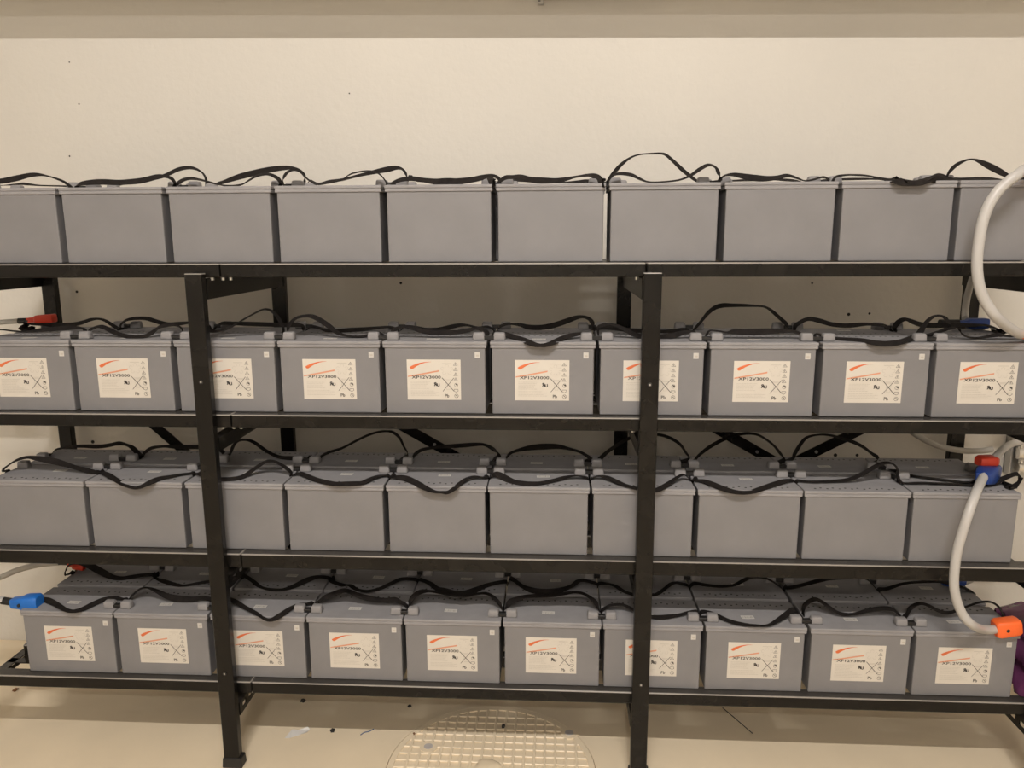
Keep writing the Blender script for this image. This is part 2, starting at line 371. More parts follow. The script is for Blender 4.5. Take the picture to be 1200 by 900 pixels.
    (0, 7, 'r'): [(-0.1562,0.0,0.2081,0.0,1.0,0.0),(-0.1515,0.0,0.2206,0.0,1.0,0.0),(-0.1605,0.0,0.2382,-0.06,0.98,0.17),(-0.095,0.0,0.2402,-0.01,0.97,0.24),(-0.0298,0.0,0.2423,-0.01,0.94,0.35),(0.0222,0.0,0.2444,0.0,0.93,0.36),(0.0562,0.0,0.2416,0.03,0.93,0.37),(0.1006,0.0,0.2374,0.07,0.95,0.3),(0.1515,0.0,0.2206,0.0,1.0,0.0),(0.1562,0.0,0.2081,0.0,1.0,0.0)],
    (0, 8, 'f'): [(0.1562,-0.0,0.2081,-0.0,-1.0,0.0),(0.1515,-0.0,0.2206,-0.0,-1.0,0.0),(0.1489,0.0,0.2293,-0.02,-1.0,-0.02),(0.1375,0.0,0.2368,0.07,-0.97,0.22),(0.1139,0.0,0.2401,0.01,-0.98,0.21),(0.0902,0.0,0.2397,-0.01,-0.97,0.25),(0.0592,0.0,0.238,-0.14,-0.96,0.26),(0.0327,0.006,0.2319,-0.64,-0.75,0.16),(0.0138,0.036,0.2244,-0.98,-0.17,0.11),(0.0153,0.096,0.216,-0.85,-0.27,0.44),(-0.0123,0.096,0.2113,-0.08,-0.67,0.73),(-0.0395,0.096,0.2099,0.06,-0.79,0.61),(-0.0638,0.096,0.216,0.63,-0.65,0.42),(-0.1135,0.036,0.2287,0.74,-0.61,0.3),(-0.1458,0.006,0.2353,0.48,-0.64,0.6),(-0.1611,0.0,0.228,-0.54,-0.68,0.49),(-0.1515,-0.0,0.2206,-0.0,-1.0,0.0),(-0.1562,-0.0,0.2081,-0.0,-1.0,0.0)],
    (0, 8, 'r'): [(-0.1562,0.0,0.2081,0.0,1.0,0.0),(-0.1515,0.0,0.2206,0.0,1.0,0.0),(-0.1472,0.0,0.2381,-0.04,0.99,0.13),(-0.088,0.0,0.2415,0.14,0.95,0.29),(-0.0305,-0.018,0.241,0.77,0.58,0.27),(-0.003,-0.108,0.2334,0.99,0.03,0.13),(-0.0187,-0.288,0.2165,-0.51,0.78,0.37),(0.1515,0.0,0.2206,0.0,1.0,0.0),(0.1562,0.0,0.2081,0.0,1.0,0.0)],
    (0, 9, 'f'): [(0.1562,-0.0,0.2081,-0.0,-1.0,0.0),(0.1515,-0.0,0.2206,-0.0,-1.0,0.0),(0.1506,0.0,0.235,-0.21,-0.97,-0.07),(0.1406,0.0,0.2524,0.04,-1.0,0.03),(0.1257,0.0,0.2669,0.1,-0.98,0.14),(0.1079,0.0,0.276,0.04,-0.99,0.11),(0.0919,0.0,0.2793,-0.0,-0.98,0.22),(0.0729,0.0,0.2757,-0.16,-0.85,0.5),(0.0486,0.0,0.2655,-0.33,-0.59,0.74),(0.0241,0.0,0.2541,-0.38,-0.5,0.78),(-0.0005,0.0,0.2418,-0.35,-0.58,0.73),(-0.0226,0.0,0.2316,-0.17,-0.77,0.61),(-0.0533,0.0,0.2274,-0.03,-0.89,0.46),(-0.0951,0.0,0.2271,-0.03,-0.89,0.46),(-0.1515,-0.0,0.2206,-0.0,-1.0,0.0),(-0.1562,-0.0,0.2081,-0.0,-1.0,0.0)],
    (0, 9, 'r'): [(-0.1562,0.0,0.2081,0.0,1.0,0.0),(-0.1515,0.0,0.2206,0.0,1.0,0.0),(-0.2668,-0.288,0.2182,0.77,0.51,0.38),(-0.0868,-0.108,0.2322,-0.64,0.7,0.32),(0.056,0.0,0.239,-0.36,0.83,0.43),(0.1515,0.0,0.2206,0.0,1.0,0.0),(0.1562,0.0,0.2081,0.0,1.0,0.0)],
    (1, 0, 'f'): [(-0.1562,0.0,0.2081,0.0,1.0,0.0),(-0.1515,0.0,0.2206,0.0,1.0,0.0),(-0.2027,-0.0,0.2405,-0.23,0.89,0.39),(-0.1194,-0.0,0.2393,-0.0,1.0,-0.01),(-0.0809,-0.0,0.2359,-0.0,1.0,-0.04),(-0.0452,-0.0,0.2333,-0.0,1.0,0.07),(0.0051,-0.0,0.2369,-0.03,0.94,0.34),(0.047,-0.0,0.241,-0.05,0.88,0.46),(0.0888,-0.0,0.2451,-0.03,0.83,0.56),(0.1245,-0.0,0.2452,0.02,0.95,0.31),(0.1543,-0.0,0.2413,-0.12,0.98,-0.13),(0.1515,0.0,0.2206,0.0,1.0,0.0),(0.1562,0.0,0.2081,0.0,1.0,0.0)],
    (1, 0, 'r'): [(0.1562,-0.0,0.2081,-0.0,-1.0,0.0),(0.1515,-0.0,0.2206,-0.0,-1.0,0.0),(0.1279,0.0807,0.2221,0.91,-0.26,0.33),(0.1563,0.0303,0.2318,-0.52,-0.07,0.85),(0.1615,0.005,0.2362,0.86,-0.51,0.05),(0.1382,-0.0,0.2357,0.07,-0.98,0.2),(0.0964,-0.0,0.2349,-0.01,-0.93,0.37),(0.0519,-0.0,0.233,-0.0,-0.89,0.45),(0.0071,-0.0,0.2345,0.06,-0.86,0.51),(-0.0294,-0.0,0.2418,0.13,-0.85,0.52),(-0.054,-0.0,0.2496,0.09,-0.89,0.44),(-0.0841,-0.0,0.2534,-0.0,-0.99,0.14),(-0.1072,-0.0,0.2485,-0.0,-1.0,0.0),(-0.1266,-0.0,0.2362,-0.03,-1.0,0.04),(-0.146,-0.0,0.2232,-0.03,-1.0,0.05),(-0.1515,-0.0,0.2206,-0.0,-1.0,0.0),(-0.1562,-0.0,0.2081,-0.0,-1.0,0.0)],
    (1, 1, 'f'): [(-0.1562,0.0,0.2081,0.0,1.0,0.0),(-0.1515,0.0,0.2206,0.0,1.0,0.0),(-0.1484,-0.0,0.2333,-0.54,0.76,0.37),(-0.1364,-0.0,0.2427,-0.17,0.91,0.39),(-0.1109,-0.0,0.2499,-0.0,0.96,0.29),(-0.0871,-0.0,0.2428,0.15,0.98,0.16),(-0.0554,-0.0052,0.2288,0.3,0.94,0.16),(-0.0119,-0.0208,0.2221,0.33,0.9,0.27),(0.0203,-0.0305,0.2202,-0.08,0.91,0.41),(0.0457,-0.0169,0.2244,-0.63,0.71,0.3),(0.0623,-0.0,0.2364,-0.56,0.76,0.31),(0.0825,-0.0,0.2498,-0.15,0.89,0.43),(0.1155,-0.0,0.2551,-0.0,0.96,0.29),(0.1421,-0.0,0.2499,-0.06,0.99,-0.12),(0.1519,-0.0,0.238,-0.32,0.94,-0.1),(0.1515,0.0,0.2206,0.0,1.0,0.0),(0.1562,0.0,0.2081,0.0,1.0,0.0)],
    (1, 1, 'r'): [(0.1562,-0.0,0.2081,-0.0,-1.0,0.0),(0.1515,-0.0,0.2206,-0.0,-1.0,0.0),(0.1573,-0.0,0.2276,0.64,-0.75,0.14),(0.1469,-0.0,0.242,0.3,-0.88,0.37),(0.1283,-0.0,0.2515,0.1,-0.93,0.35),(0.0984,-0.0,0.2558,0.02,-0.93,0.36),(0.0632,-0.0,0.255,-0.05,-0.95,0.32),(0.0346,-0.0,0.2465,-0.08,-0.95,0.29),(-0.0026,-0.0,0.2365,-0.05,-0.93,0.36),(-0.032,-0.0,0.2366,0.02,-0.89,0.45),(-0.0615,-0.0,0.2395,0.03,-0.93,0.36),(-0.0909,-0.0,0.241,-0.01,-0.99,0.17),(-0.1399,-0.0,0.2339,-0.02,-1.0,0.06),(-0.1515,-0.0,0.2206,-0.0,-1.0,0.0),(-0.1562,-0.0,0.2081,-0.0,-1.0,0.0)],
    (1, 2, 'f'): [(-0.1562,0.0,0.2081,0.0,1.0,0.0),(-0.1515,0.0,0.2206,0.0,1.0,0.0),(-0.1082,-0.0,0.2368,-0.04,0.97,0.24),(-0.0624,-0.0,0.2356,-0.01,0.98,0.2),(-0.0269,-0.0,0.2423,-0.07,0.97,0.24),(0.0009,-0.0,0.2555,-0.12,0.97,0.22),(0.0289,-0.0,0.2719,-0.13,0.97,0.23),(0.0567,-0.0,0.2866,-0.11,0.97,0.22),(0.0842,-0.0,0.2997,-0.08,0.97,0.23),(0.1031,-0.0,0.3036,0.01,0.99,0.1),(0.1213,-0.0,0.2971,0.02,1.0,0.03),(0.1363,-0.0,0.282,0.05,1.0,0.04),(0.1459,-0.0,0.2636,0.04,1.0,0.02),(0.1527,-0.0,0.2453,-0.07,1.0,-0.01),(0.1515,0.0,0.2206,0.0,1.0,0.0),(0.1562,0.0,0.2081,0.0,1.0,0.0)],
    (1, 2, 'r'): [(0.1562,-0.0,0.2081,-0.0,-1.0,0.0),(0.1515,-0.0,0.2206,-0.0,-1.0,0.0),(0.1299,-0.0,0.2383,0.11,-0.94,0.33),(0.0948,-0.0,0.2398,0.0,-0.95,0.33),(0.0514,-0.0,0.2384,-0.01,-0.91,0.41),(0.008,-0.0,0.2371,-0.01,-0.89,0.46),(-0.0354,-0.0,0.2357,-0.02,-0.89,0.46),(-0.0728,-0.0,0.2344,-0.0,-0.88,0.47),(-0.1133,-0.0,0.235,-0.02,-0.83,0.56),(-0.1477,-0.0,0.2317,-0.08,-0.98,0.2),(-0.1515,-0.0,0.2206,-0.0,-1.0,0.0),(-0.1562,-0.0,0.2081,-0.0,-1.0,0.0)],
    (1, 3, 'f'): [(-0.1562,0.0,0.2081,0.0,1.0,0.0),(-0.1515,0.0,0.2206,0.0,1.0,0.0),(-0.1502,-0.0,0.2427,-0.52,0.84,0.16),(-0.1384,-0.0,0.2624,-0.43,0.83,0.36),(-0.1216,-0.0,0.2768,-0.16,0.93,0.32),(-0.0973,-0.0,0.2831,-0.03,0.96,0.27),(-0.0709,-0.0,0.2821,0.09,0.94,0.33),(-0.0451,-0.0,0.2696,0.2,0.92,0.34),(-0.0195,-0.0,0.2516,0.23,0.92,0.3),(0.0008,-0.0,0.2343,0.14,0.96,0.23),(0.0242,-0.0,0.2247,0.11,0.99,0.08),(0.0571,-0.005,0.2215,0.0,1.0,0.09),(0.0902,-0.0,0.2222,-0.1,0.98,0.19),(0.1276,-0.0,0.2328,0.0,0.99,0.16),(0.1515,0.0,0.2206,0.0,1.0,0.0),(0.1562,0.0,0.2081,0.0,1.0,0.0)],
    (1, 3, 'r'): [(0.1562,-0.0,0.2081,-0.0,-1.0,0.0),(0.1515,-0.0,0.2206,-0.0,-1.0,0.0),(0.1398,-0.0,0.2289,-0.06,-0.95,0.29),(0.1214,0.004,0.228,-0.35,-0.93,0.1),(0.095,0.0161,0.2237,-0.57,-0.82,0.02),(0.0575,0.0477,0.2205,-0.47,-0.81,0.36),(0.0209,0.0578,0.221,0.14,-0.82,0.55),(-0.0154,0.0359,0.2221,0.45,-0.71,0.55),(-0.0523,0.0135,0.2238,0.42,-0.85,0.33),(-0.0919,-0.0,0.2265,0.19,-0.96,0.22),(-0.1261,-0.0,0.228,-0.02,-0.98,0.17),(-0.1515,-0.0,0.2206,-0.0,-1.0,0.0),(-0.1562,-0.0,0.2081,-0.0,-1.0,0.0)],
    (1, 4, 'f'): [(-0.1562,0.0,0.2081,0.0,1.0,0.0),(-0.1515,0.0,0.2206,0.0,1.0,0.0),(-0.1431,-0.0,0.2382,-0.23,0.94,0.25),(-0.1244,-0.0,0.246,-0.13,0.91,0.38),(-0.1033,-0.0,0.2518,-0.01,0.98,0.2),(-0.0772,-0.0,0.2482,0.1,0.91,0.41),(-0.0513,-0.0,0.2394,0.11,0.88,0.46),(-0.0148,-0.0,0.2332,0.03,0.87,0.5),(0.0217,-0.0,0.2346,-0.01,0.82,0.57),(0.0556,-0.0,0.2347,-0.03,0.91,0.42),(0.0895,-0.0,0.24,-0.08,0.91,0.4),(0.1156,-0.0,0.2465,-0.01,0.97,0.23),(0.1363,-0.0,0.2414,0.15,0.93,0.33),(0.1491,-0.0,0.231,0.39,0.87,0.29),(0.1515,0.0,0.2206,0.0,1.0,0.0),(0.1562,0.0,0.2081,0.0,1.0,0.0)],
    (1, 4, 'r'): [(0.1562,-0.0,0.2081,-0.0,-1.0,0.0),(0.1515,-0.0,0.2206,-0.0,-1.0,0.0),(0.1354,-0.0,0.2295,-0.12,-0.97,0.23),(0.1001,0.0078,0.2263,-0.24,-0.92,0.32),(0.0652,0.015,0.2202,-0.09,-0.9,0.42),(0.0231,0.0139,0.2221,0.23,-0.86,0.45),(-0.0088,-0.0,0.2284,0.27,-0.85,0.45),(-0.0428,-0.0,0.235,0.03,-0.94,0.35),(-0.0709,-0.0,0.2339,-0.02,-0.99,0.12),(-0.1017,-0.0,0.2272,-0.01,-0.99,0.13),(-0.1326,-0.0,0.2301,-0.02,-0.98,0.18),(-0.1515,-0.0,0.2206,-0.0,-1.0,0.0),(-0.1562,-0.0,0.2081,-0.0,-1.0,0.0)],
    (1, 5, 'f'): [(-0.1562,0.0,0.2081,0.0,1.0,0.0),(-0.1515,0.0,0.2206,0.0,1.0,0.0),(-0.1461,-0.0,0.2337,0.03,0.94,0.33),(-0.1225,-0.0043,0.2304,0.42,0.81,0.42),(-0.0931,-0.0233,0.2251,0.65,0.68,0.32),(-0.061,-0.0587,0.2208,0.77,0.57,0.29),(-0.0346,-0.097,0.2146,0.6,0.73,0.33),(-0.0074,-0.097,0.2084,0.01,0.96,0.28),(0.0222,-0.097,0.2135,-0.62,0.76,0.22),(0.0597,-0.0466,0.2239,-0.77,0.59,0.26),(0.0906,-0.0143,0.2296,-0.63,0.73,0.26),(0.1165,-0.0,0.2318,-0.29,0.95,0.13),(0.1395,-0.0,0.2331,0.03,1.0,0.09),(0.1515,0.0,0.2206,0.0,1.0,0.0),(0.1562,0.0,0.2081,0.0,1.0,0.0)],
    (1, 5, 'r'): [(0.1562,-0.0,0.2081,-0.0,-1.0,0.0),(0.1515,-0.0,0.2206,-0.0,-1.0,0.0),(0.1439,-0.0,0.2302,0.14,-0.97,0.21),(0.1243,-0.0,0.2386,0.05,-0.96,0.27),(0.1019,-0.0,0.2386,-0.01,-0.99,0.12),(0.0768,-0.0,0.2359,-0.06,-0.94,0.33),(0.0489,-0.0,0.2289,-0.06,-0.85,0.53),(0.0072,-0.0,0.2282,0.05,-0.81,0.58),(-0.0345,-0.0,0.2361,0.16,-0.77,0.62),(-0.076,-0.0,0.2501,0.19,-0.81,0.56),(-0.1036,-0.0,0.2599,0.11,-0.9,0.43),(-0.1256,-0.0,0.2627,-0.02,-0.96,0.27),(-0.145,-0.0,0.2566,-0.2,-0.93,0.3),(-0.1577,-0.0,0.2419,-0.47,-0.85,0.24),(-0.1621,-0.0,0.2224,0.38,-0.92,0.11),(-0.1515,-0.0,0.2206,-0.0,-1.0,0.0),(-0.1562,-0.0,0.2081,-0.0,-1.0,0.0)],
    (1, 6, 'f'): [(-0.1562,0.0,0.2081,0.0,1.0,0.0),(-0.1515,0.0,0.2206,0.0,1.0,0.0),(-0.1526,-0.0,0.2486,-0.28,0.96,0.1),(-0.1375,-0.0,0.2576,-0.09,0.96,0.25),(-0.1222,-0.0,0.2602,0.01,0.98,0.17),(-0.0993,-0.0,0.2559,0.09,0.96,0.26),(-0.0736,-0.0,0.2442,0.19,0.9,0.39),(-0.0479,-0.0,0.2308,0.19,0.86,0.47),(-0.0223,-0.0,0.2232,0.15,0.88,0.46),(0.0126,-0.0054,0.2214,0.01,0.84,0.55),(0.0437,-0.0,0.2221,-0.13,0.8,0.59),(0.0739,-0.0,0.2273,-0.13,0.81,0.57),(0.1014,-0.0,0.2351,-0.06,0.93,0.35),(0.1315,-0.0,0.2377,0.06,0.98,0.21),(0.1515,0.0,0.2206,0.0,1.0,0.0),(0.1562,0.0,0.2081,0.0,1.0,0.0)],
    (1, 6, 'r'): [(0.1562,-0.0,0.2081,-0.0,-1.0,0.0),(0.1515,-0.0,0.2206,-0.0,-1.0,0.0),(0.147,-0.0,0.2252,0.06,-0.95,0.3),(0.1112,-0.0,0.2281,-0.12,-0.89,0.43),(0.0624,0.0104,0.2238,-0.38,-0.83,0.4),(0.024,0.0368,0.2215,-0.36,-0.84,0.41),(-0.0288,0.0481,0.2202,-0.09,-0.91,0.42),(-0.0694,0.0455,0.2214,0.3,-0.89,0.33),(-0.1135,0.0207,0.2227,0.54,-0.81,0.25),(-0.1386,-0.0,0.2231,0.44,-0.84,0.31),(-0.1515,-0.0,0.2206,-0.0,-1.0,0.0),(-0.1562,-0.0,0.2081,-0.0,-1.0,0.0)],
    (1, 7, 'f'): [(-0.1562,0.0,0.2081,0.0,1.0,0.0),(-0.1515,0.0,0.2206,0.0,1.0,0.0),(-0.1407,-0.0,0.2404,0.01,1.0,-0.01),(-0.1232,-0.0,0.2412,0.0,1.0,0.04),(-0.1055,-0.0,0.2392,0.01,1.0,0.06),(-0.0853,-0.0,0.2354,0.0,0.99,0.11),(-0.0629,-0.0,0.2385,-0.02,0.82,0.57),(-0.0303,-0.0,0.2373,0.0,0.77,0.63),(0.0071,-0.0,0.2382,-0.02,0.78,0.62),(0.0444,-0.0,0.2403,-0.03,0.84,0.54),(0.0816,-0.0,0.2416,0.0,0.92,0.38),(0.1066,-0.0,0.2397,0.03,0.98,0.2),(0.1242,-0.0,0.2359,0.08,0.98,0.19),(0.1515,0.0,0.2206,0.0,1.0,0.0),(0.1562,0.0,0.2081,0.0,1.0,0.0)],
    (1, 7, 'r'): [(0.1562,-0.0,0.2081,-0.0,-1.0,0.0),(0.1515,-0.0,0.2206,-0.0,-1.0,0.0),(0.141,-0.0,0.2342,0.09,-0.99,0.07),(0.1255,-0.0,0.2535,0.12,-0.99,0.09),(0.1075,-0.0,0.2764,0.2,-0.96,0.2),(0.0865,-0.0,0.2928,0.18,-0.92,0.35),(0.0625,-0.0,0.2997,0.06,-0.87,0.48),(0.0275,-0.0,0.3002,0.0,-0.93,0.35),(-0.0129,-0.0,0.2997,-0.01,-0.96,0.28),(-0.0534,-0.0,0.2976,-0.02,-0.99,0.15),(-0.0751,-0.0,0.2932,-0.11,-0.96,0.24),(-0.0974,-0.0,0.2785,-0.3,-0.87,0.39),(-0.1229,-0.0,0.2567,-0.34,-0.86,0.38),(-0.1428,-0.0,0.2389,-0.43,-0.83,0.34),(-0.1515,-0.0,0.2206,-0.0,-1.0,0.0),(-0.1562,-0.0,0.2081,-0.0,-1.0,0.0)],
    (1, 8, 'f'): [(-0.1562,0.0,0.2081,0.0,1.0,0.0),(-0.1515,0.0,0.2206,0.0,1.0,0.0),(-0.145,-0.0,0.2309,0.22,0.96,0.15),(-0.1153,-0.0086,0.2232,0.46,0.87,0.19),(-0.0855,-0.0291,0.2214,0.53,0.81,0.25),(-0.0558,-0.0474,0.2221,0.56,0.78,0.28),(-0.034,-0.0659,0.2221,0.75,0.6,0.26),(-0.015,-0.097,0.2189,0.48,0.76,0.45),(0.0205,-0.097,0.2166,-0.02,0.87,0.5),(0.0554,-0.097,0.2216,-0.54,0.78,0.33),(0.1085,-0.04,0.2253,-0.71,0.7,0.13),(0.1461,-0.0079,0.2364,-0.56,0.82,-0.13),(0.1602,-0.0,0.2544,-0.2,0.98,-0.08),(0.1708,-0.0,0.2712,-0.03,1.0,0.02),(0.1843,-0.0,0.2827,-0.01,1.0,0.02),(0.1985,-0.0,0.2865,-0.0,1.0,0.09),(0.2134,-0.0,0.2828,0.18,0.92,0.35),(0.2266,-0.0,0.272,0.59,0.73,0.34),(0.231,-0.0,0.252,0.05,1.0,-0.07),(0.1515,0.0,0.2206,0.0,1.0,0.0),(0.1562,0.0,0.2081,0.0,1.0,0.0)],
    (1, 8, 'r'): [(0.1562,-0.0,0.2081,-0.0,-1.0,0.0),(0.1515,-0.0,0.2206,-0.0,-1.0,0.0),(0.1493,-0.0,0.2348,0.2,-0.97,0.13),(0.1339,-0.0,0.2466,0.14,-0.97,0.22),(0.1157,-0.0,0.2554,0.07,-0.95,0.29),(0.097,-0.0,0.256,-0.06,-0.88,0.47),(0.0699,-0.0,0.2497,-0.15,-0.82,0.56),(0.0344,-0.0,0.2397,-0.09,-0.86,0.5),(-0.0059,-0.0,0.2359,-0.02,-0.89,0.46),(-0.0325,-0.0,0.2371,0.03,-0.9,0.42),(-0.0721,-0.0,0.2407,0.0,-0.96,0.27),(-0.1122,-0.0,0.238,-0.03,-0.97,0.26),(-0.1392,-0.0,0.2326,-0.15,-0.93,0.33),(-0.1515,-0.0,0.2206,-0.0,-1.0,0.0),(-0.1562,-0.0,0.2081,-0.0,-1.0,0.0)],
    (1, 9, 'f'): [(-0.1562,0.0,0.2081,0.0,1.0,0.0),(-0.1515,0.0,0.2206,0.0,1.0,0.0),(-0.0659,-0.0,0.252,0.0,1.0,-0.02),(-0.0473,-0.0,0.2358,0.2,0.94,0.29),(-0.0242,-0.0,0.2237,0.05,0.98,0.19),(0.005,-0.0001,0.2221,-0.0,1.0,0.04),(0.0361,-0.0,0.2264,-0.02,0.99,0.12),(0.0645,-0.0,0.2315,-0.01,0.93,0.36),(0.0891,-0.0,0.2273,-0.0,0.99,0.14),(0.1319,-0.0,0.2324,0.02,0.98,0.21),(0.1515,0.0,0.2206,0.0,1.0,0.0),(0.1562,0.0,0.2081,0.0,1.0,0.0)],
    (1, 9, 'r'): [(0.1562,-0.0,0.2081,-0.0,-1.0,0.0),(0.1515,-0.0,0.2206,-0.0,-1.0,0.0),(0.1557,-0.0,0.23,0.19,-0.98,0.05),(0.144,-0.0,0.2477,0.22,-0.95,0.24),(0.1263,-0.0,0.2564,0.02,-0.95,0.31),(0.1046,-0.0,0.2496,-0.18,-0.82,0.55),(0.0719,-0.0,0.2388,-0.12,-0.79,0.61),(0.0401,-0.0,0.237,-0.02,-0.82,0.58),(0.0085,-0.0,0.2371,0.0,-0.84,0.54),(-0.0598,-0.0,0.2372,0.01,-0.91,0.42),(-0.1121,-0.0,0.2386,-0.08,-0.98,0.19),(-0.1276,0.0054,0.2374,-0.74,-0.67,0.09),(-0.1425,0.0324,0.2289,-0.98,-0.16,-0.12),(-0.139,0.0863,0.2221,0.94,-0.19,-0.28),(-0.1515,-0.0,0.2206,-0.0,-1.0,0.0),(-0.1562,-0.0,0.2081,-0.0,-1.0,0.0)],
    (2, 0, 'f'): [(0.1562,-0.0,0.2081,-0.0,-1.0,0.0),(0.1515,-0.0,0.2206,-0.0,-1.0,0.0),(0.1642,0.0046,0.2221,0.76,-0.65,0.0),(0.1514,-0.0,0.2352,0.3,-0.93,0.23),(0.1262,0.0,0.2522,0.14,-0.96,0.26),(0.099,0.0,0.2631,0.07,-0.96,0.26),(0.0698,0.0,0.2678,0.0,-0.99,0.11),(0.0417,0.0,0.2638,-0.05,-0.95,0.31),(-0.0003,0.0,0.2571,-0.12,-0.8,0.59),(-0.0417,0.0,0.2462,-0.09,-0.95,0.31),(-0.0775,0.0,0.2352,-0.04,-0.99,0.13),(-0.1107,0.0,0.227,-0.14,-0.96,0.23),(-0.1395,0.006,0.2221,-0.04,-0.97,0.23),(-0.1515,-0.0,0.2206,-0.0,-1.0,0.0),(-0.1562,-0.0,0.2081,-0.0,-1.0,0.0)],
    (2, 0, 'r'): [(-0.1562,0.0,0.2081,0.0,1.0,0.0),(-0.1515,0.0,0.2206,0.0,1.0,0.0),(-0.1286,-0.0046,0.2221,-0.07,0.99,0.16),(-0.1211,0.0,0.2332,-0.3,0.93,0.23),(-0.0984,0.0,0.2427,-0.04,0.99,0.14),(-0.0514,0.0,0.2509,-0.02,0.99,0.15),(-0.0052,0.0,0.2529,-0.0,0.98,0.22),(0.0406,0.0,0.2518,-0.01,0.95,0.31),(0.0809,0.0,0.2569,-0.06,0.93,0.37),(0.112,0.0,0.2633,-0.01,0.94,0.35),(0.142,0.0,0.2591,-0.01,1.0,-0.05),(0.1624,0.0,0.2495,0.16,0.99,-0.02),(0.1829,-0.0071,0.2325,0.46,0.86,-0.21),(0.2027,-0.0286,0.2221,0.05,0.91,0.4),(0.1515,0.0,0.2206,0.0,1.0,0.0),(0.1562,0.0,0.2081,0.0,1.0,0.0)],
    (2, 1, 'f'): [(0.1562,-0.0,0.2081,-0.0,-1.0,0.0),(0.1515,-0.0,0.2206,-0.0,-1.0,0.0),(0.1489,0.0049,0.2221,-0.66,-0.74,-0.09),(0.1106,0.0359,0.2237,-0.64,-0.77,-0.03),(0.0618,0.0772,0.2221,-0.54,-0.83,-0.13),(0.0271,0.0921,0.2107,-0.26,-0.96,-0.14),(-0.0022,0.097,0.2031,-0.08,-0.99,-0.1),(-0.0241,0.097,0.2048,0.07,-0.97,0.23),(-0.058,0.097,0.219,0.61,-0.73,0.29),(-0.0731,0.0629,0.2221,0.81,-0.55,0.21),(-0.0972,0.04,0.2221,0.71,-0.7,0.06),(-0.119,0.0167,0.2221,0.59,-0.8,-0.08),(-0.142,0.0067,0.2221,0.46,-0.89,-0.07),(-0.1515,-0.0,0.2206,-0.0,-1.0,0.0),(-0.1562,-0.0,0.2081,-0.0,-1.0,0.0)],
    (2, 1, 'r'): [(-0.1562,0.0,0.2081,0.0,1.0,0.0),(-0.1515,0.0,0.2206,0.0,1.0,0.0),(-0.1073,-0.0231,0.2221,0.06,0.97,0.22),(-0.1064,-0.0058,0.2339,-0.8,0.6,-0.0),(-0.0901,0.0,0.2462,-0.25,0.92,0.3),(-0.0622,0.0,0.2526,-0.02,0.99,0.16),(-0.0317,0.0,0.2554,-0.0,1.0,0.1),(-0.0015,0.0,0.2548,0.01,0.95,0.31),(0.0286,0.0,0.2536,0.0,0.95,0.32),(0.0679,0.0,0.254,0.0,0.95,0.32),(0.11,0.0,0.2536,0.02,0.96,0.28),(0.1486,0.0,0.2473,0.02,1.0,0.06),(0.1686,0.0,0.2338,0.01,1.0,0.0),(0.1515,0.0,0.2206,0.0,1.0,0.0),(0.1562,0.0,0.2081,0.0,1.0,0.0)],
    (2, 2, 'f'): [(0.1562,-0.0,0.2081,-0.0,-1.0,0.0),(0.1515,-0.0,0.2206,-0.0,-1.0,0.0),(0.1367,0.0187,0.2221,-0.57,-0.75,-0.33),(0.0952,0.0431,0.2205,-0.38,-0.92,-0.07),(0.0422,0.0579,0.2204,-0.1,-0.97,0.23),(0.0092,0.0521,0.2204,0.45,-0.83,0.32),(-0.0094,0.0305,0.2221,0.77,-0.62,0.13),(-0.0286,0.0076,0.2335,0.6,-0.8,0.09),(-0.0545,0.0,0.2512,0.3,-0.92,0.27),(-0.0774,0.0,0.2627,0.04,-0.98,0.17),(-0.1023,0.0,0.263,0.02,-1.0,-0.1),(-0.1237,0.0,0.252,0.03,-1.0,-0.05),(-0.1422,0.0,0.2382,-0.0,-1.0,0.0),(-0.1551,0.0,0.2242,0.12,-0.99,-0.06),(-0.1515,-0.0,0.2206,-0.0,-1.0,0.0),(-0.1562,-0.0,0.2081,-0.0,-1.0,0.0)],
    (2, 2, 'r'): [(-0.1562,0.0,0.2081,0.0,1.0,0.0),(-0.1515,0.0,0.2206,0.0,1.0,0.0),(-0.1285,0.0,0.228,-0.23,0.93,0.29),(-0.1197,-0.0,0.2463,-0.55,0.77,0.32),(-0.1045,0.0,0.2698,-0.32,0.88,0.35),(-0.0828,0.0,0.28,-0.01,1.0,0.06),(-0.056,-0.0,0.2794,0.0,1.0,0.01),(-0.0328,0.0,0.2685,0.02,1.0,0.03),(-0.0101,0.0,0.2506,0.01,1.0,0.02),(0.0186,0.0,0.2327,0.03,1.0,-0.02),(0.0485,-0.0021,0.2221,0.19,0.98,0.07),(0.088,-0.013,0.2221,0.24,0.93,0.27),(0.1265,-0.0218,0.2221,0.23,0.96,0.16),(0.1617,-0.0307,0.2221,-0.65,0.75,0.07),(0.1515,0.0,0.2206,0.0,1.0,0.0),(0.1562,0.0,0.2081,0.0,1.0,0.0)],
